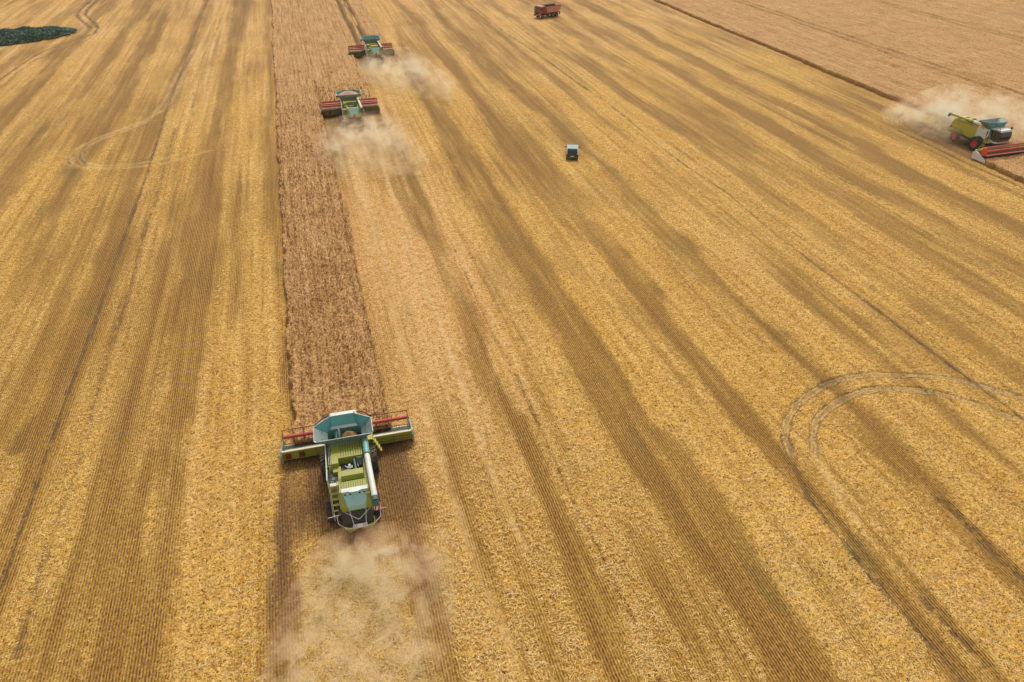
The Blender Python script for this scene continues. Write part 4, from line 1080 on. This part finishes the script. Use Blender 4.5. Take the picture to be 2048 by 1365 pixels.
# ------------------------------------------------------------------ dust
def dust(label, puffs, col, dens, nscale=.8, lo=.42, hi=.70, drift=(1, 1, 1)):
    """puffs: (x, y, z, rx, ry, rz, strength) in metres; one smoothly fading volume inside one hull"""
    bm = bmesh.new()
    for x, y, z, rx, ry, rz, s in puffs:
        for i in range(60):
            t = (i + .5) / 60; ph = i * 2.39996
            zz = 1 - 2 * t; r = math.sqrt(1 - zz * zz)
            bm.verts.new((x + r * math.cos(ph) * rx * 1.02, y + r * math.sin(ph) * ry * 1.02, max(.12, z + zz * rz * 1.02)))
    res = bmesh.ops.convex_hull(bm, input=bm.verts)
    junk = [e for e in res['geom_interior'] if isinstance(e, bmesh.types.BMVert)] + [e for e in res['geom_unused'] if isinstance(e, bmesh.types.BMVert)]
    bmesh.ops.delete(bm, geom=list(set(junk)), context='VERTS')
    me = bpy.data.meshes.new('dust_cloud'); bm.to_mesh(me); bm.free()
    m = bpy.data.materials.new('airborne_dust'); m.use_nodes = True; nt = m.node_tree; nt.nodes.clear()
    out = N(nt, 'ShaderNodeOutputMaterial'); vol = N(nt, 'ShaderNodeVolumePrincipled')
    nt.links.new(vol.outputs[0], out.inputs['Volume'])
    g = N(nt, 'ShaderNodeNewGeometry'); P = g.outputs['Position']
    wn_ = N(nt, 'ShaderNodeTexNoise'); wn_.inputs['Scale'].default_value = nscale * .55; wn_.inputs['Detail'].default_value = 2
    nt.links.new(P, wn_.inputs['Vector'])
    wv = N(nt, 'ShaderNodeVectorMath', operation='SUBTRACT'); nt.links.new(wn_.outputs['Color'], wv.inputs[0]); wv.inputs[1].default_value = (.5, .5, .5)
    total = None
    for x, y, z, rx, ry, rz, s in puffs:
        a = N(nt, 'ShaderNodeVectorMath', operation='SUBTRACT'); nt.links.new(P, a.inputs[0]); a.inputs[1].default_value = (x, y, z)
        d = N(nt, 'ShaderNodeVectorMath', operation='DIVIDE'); nt.links.new(a.outputs[0], d.inputs[0]); d.inputs[1].default_value = (rx, ry, rz)
        w = N(nt, 'ShaderNodeVectorMath', operation='SCALE'); nt.links.new(wv.outputs[0], w.inputs[0]); w.inputs['Scale'].default_value = .9
        e = N(nt, 'ShaderNodeVectorMath', operation='ADD'); nt.links.new(d.outputs[0], e.inputs[0]); nt.links.new(w.outputs[0], e.inputs[1])
        l = N(nt, 'ShaderNodeVectorMath', operation='LENGTH'); nt.links.new(e.outputs[0], l.inputs[0])
        mr = N(nt, 'ShaderNodeMapRange', interpolation_type='SMOOTHSTEP'); nt.links.new(l.outputs['Value'], mr.inputs['Value'])
        mr.inputs['From Min'].default_value = .05; mr.inputs['From Max'].default_value = .95; mr.inputs['To Min'].default_value = s; mr.inputs['To Max'].default_value = 0
        total = mr.outputs[0] if total is None else math_node(nt, 'SMOOTH_MAX', total, mr.outputs[0], .35)
    nz = noise(nt, P, nscale, 5, .62, .5)
    nm = N(nt, 'ShaderNodeMapRange', interpolation_type='SMOOTHSTEP'); nt.links.new(nz, nm.inputs['Value'])
    nm.inputs['From Min'].default_value = lo; nm.inputs['From Max'].default_value = hi; nm.inputs['To Min'].default_value = .04; nm.inputs['To Max'].default_value = 1
    den = math_node(nt, 'MULTIPLY', math_node(nt, 'MULTIPLY', total, nm.outputs[0]), dens)
    nt.links.new(den, vol.inputs['Density'])
    vol.inputs['Color'].default_value = (*col, 1); vol.inputs['Anisotropy'].default_value = .15
    vol.inputs['Absorption Color'].default_value = (.95, .85, .7, 1)
    me.materials.append(m)
    o = bpy.data.objects.new('dust_cloud', me); COL.objects.link(o)
    tag(o, label, 'dust', 'dust clouds raised by the combines', 'stuff')
    return o
dust('tan chaff and dust blown out behind the nearest combine',
     [(-2.6, 27.6, 1.0, 2.6, 2.6, 1.6, .9), (-.2, 27.2, 1.1, 2.9, 2.6, 1.8, 1.0), (2.0, 26.6, .9, 2.4, 2.6, 1.6, .7), (-3.4, 25.5, .9, 2.8, 3.2, 1.6, .6), (-.4, 24.4, .8, 3.4, 3.4, 1.4, .5),
      (-5.4, 21.0, .9, 2.4, 4.0, 1.5, .55), (-1.4, 19.0, .7, 3.4, 3.6, 1.2, .26), (-3.6, 15.8, .8, 2.4, 2.6, 1.2, .5), (.9, 22.4, .7, 2.2, 3.0, 1.2, .34)],
     (1.0, .62, .38), 3.0, .8, .44, .66)
dust('pale dust plume behind the grain-filled middle combine',
     [(5.0, 103.8, 1.6, 4.2, 4.2, 2.4, 1.0), (9.2, 103.2, 1.8, 4.2, 4.6, 2.6, 1.0), (2.8, 100.2, 1.2, 3.6, 4.6, 2.0, .8), (10.4, 99.0, 1.4, 3.0, 4.2, 2.0, .6), (6.6, 97.5, 1.0, 4.6, 5.0, 1.5, .3), (12.5, 92, 1.2, 2.4, 5.0, 1.5, .12), (3.0, 93, .9, 2.8, 4.6, 1.3, .25)],
     (1.0, .74, .48), 1.3, .55, .44, .68)
dust('pale dust plume drifting right behind the farthest combine',
     [(14.3, 139.0, 1.8, 4.4, 5.4, 2.6, 1.0), (19.0, 138.0, 2.0, 4.4, 6.0, 3.0, 1.0), (21.0, 132.5, 1.8, 3.6, 6.0, 2.4, .55), (15.5, 132.0, 1.4, 4.6, 6.0, 2.0, .4), (23.0, 124.0, 1.5, 3.2, 7.0, 2.0, .16)],
     (1.0, .76, .51), 1.1, .45, .44, .68)
dust('beige dust boiling up around the side-on combine at the wheat edge',
     [(95.5, 84.0, 2.2, 4.0, 4.2, 3.2, 1.0), (91.5, 87.0, 1.6, 3.6, 4.4, 2.4, .9), (98.6, 86.0, 2.6, 4.6, 4.4, 3.4, .95), (102.5, 82.0, 2.4, 4.6, 4.6, 3.2, .9), (106.5, 77.5, 2.0, 5.0, 5.0, 2.8, .8), (110.5, 73.0, 2.0, 5.0, 5.4, 2.8, .7), (92.5, 80.5, .9, 3.0, 3.6, 1.2, .5)],
     (1.0, .68, .44), 1.8, .5, .44, .68)
dust('thin whitish dust haze beyond the reed thicket in the far corner',
     [(-90, 262, 4, 22, 30, 6, 1.0), (-74, 280, 4, 22, 30, 6, .8), (-106, 240, 4, 20, 26, 6, .8)],
     (.96, .90, .78), .55, .12, .35, .7)

# ------------------------------------------------------------------ summer haze
hz = MB(); hz.v = []; hz.f = []
hz.bb((-500, -60, -1.5), (700, 700, 60)); hz.mats = []
hme = bpy.data.meshes.new('haze'); hme.from_pydata(hz.v, [], hz.f)
hm_ = bpy.data.materials.new('haze_air'); hm_.use_nodes = True; hm_.node_tree.nodes.clear()
_o = hm_.node_tree.nodes.new('ShaderNodeOutputMaterial'); _v = hm_.node_tree.nodes.new('ShaderNodeVolumePrincipled')
_v.inputs['Density'].default_value = 0.00018; _v.inputs['Color'].default_value = (.96, .90, .80, 1)
hm_.node_tree.links.new(_v.outputs[0], _o.inputs['Volume'])
hme.materials.append(hm_)
ho = bpy.data.objects.new('haze', hme); COL.objects.link(ho); tag(ho, 'faint warm haze hanging over the far end of the field', 'haze', kind='stuff')
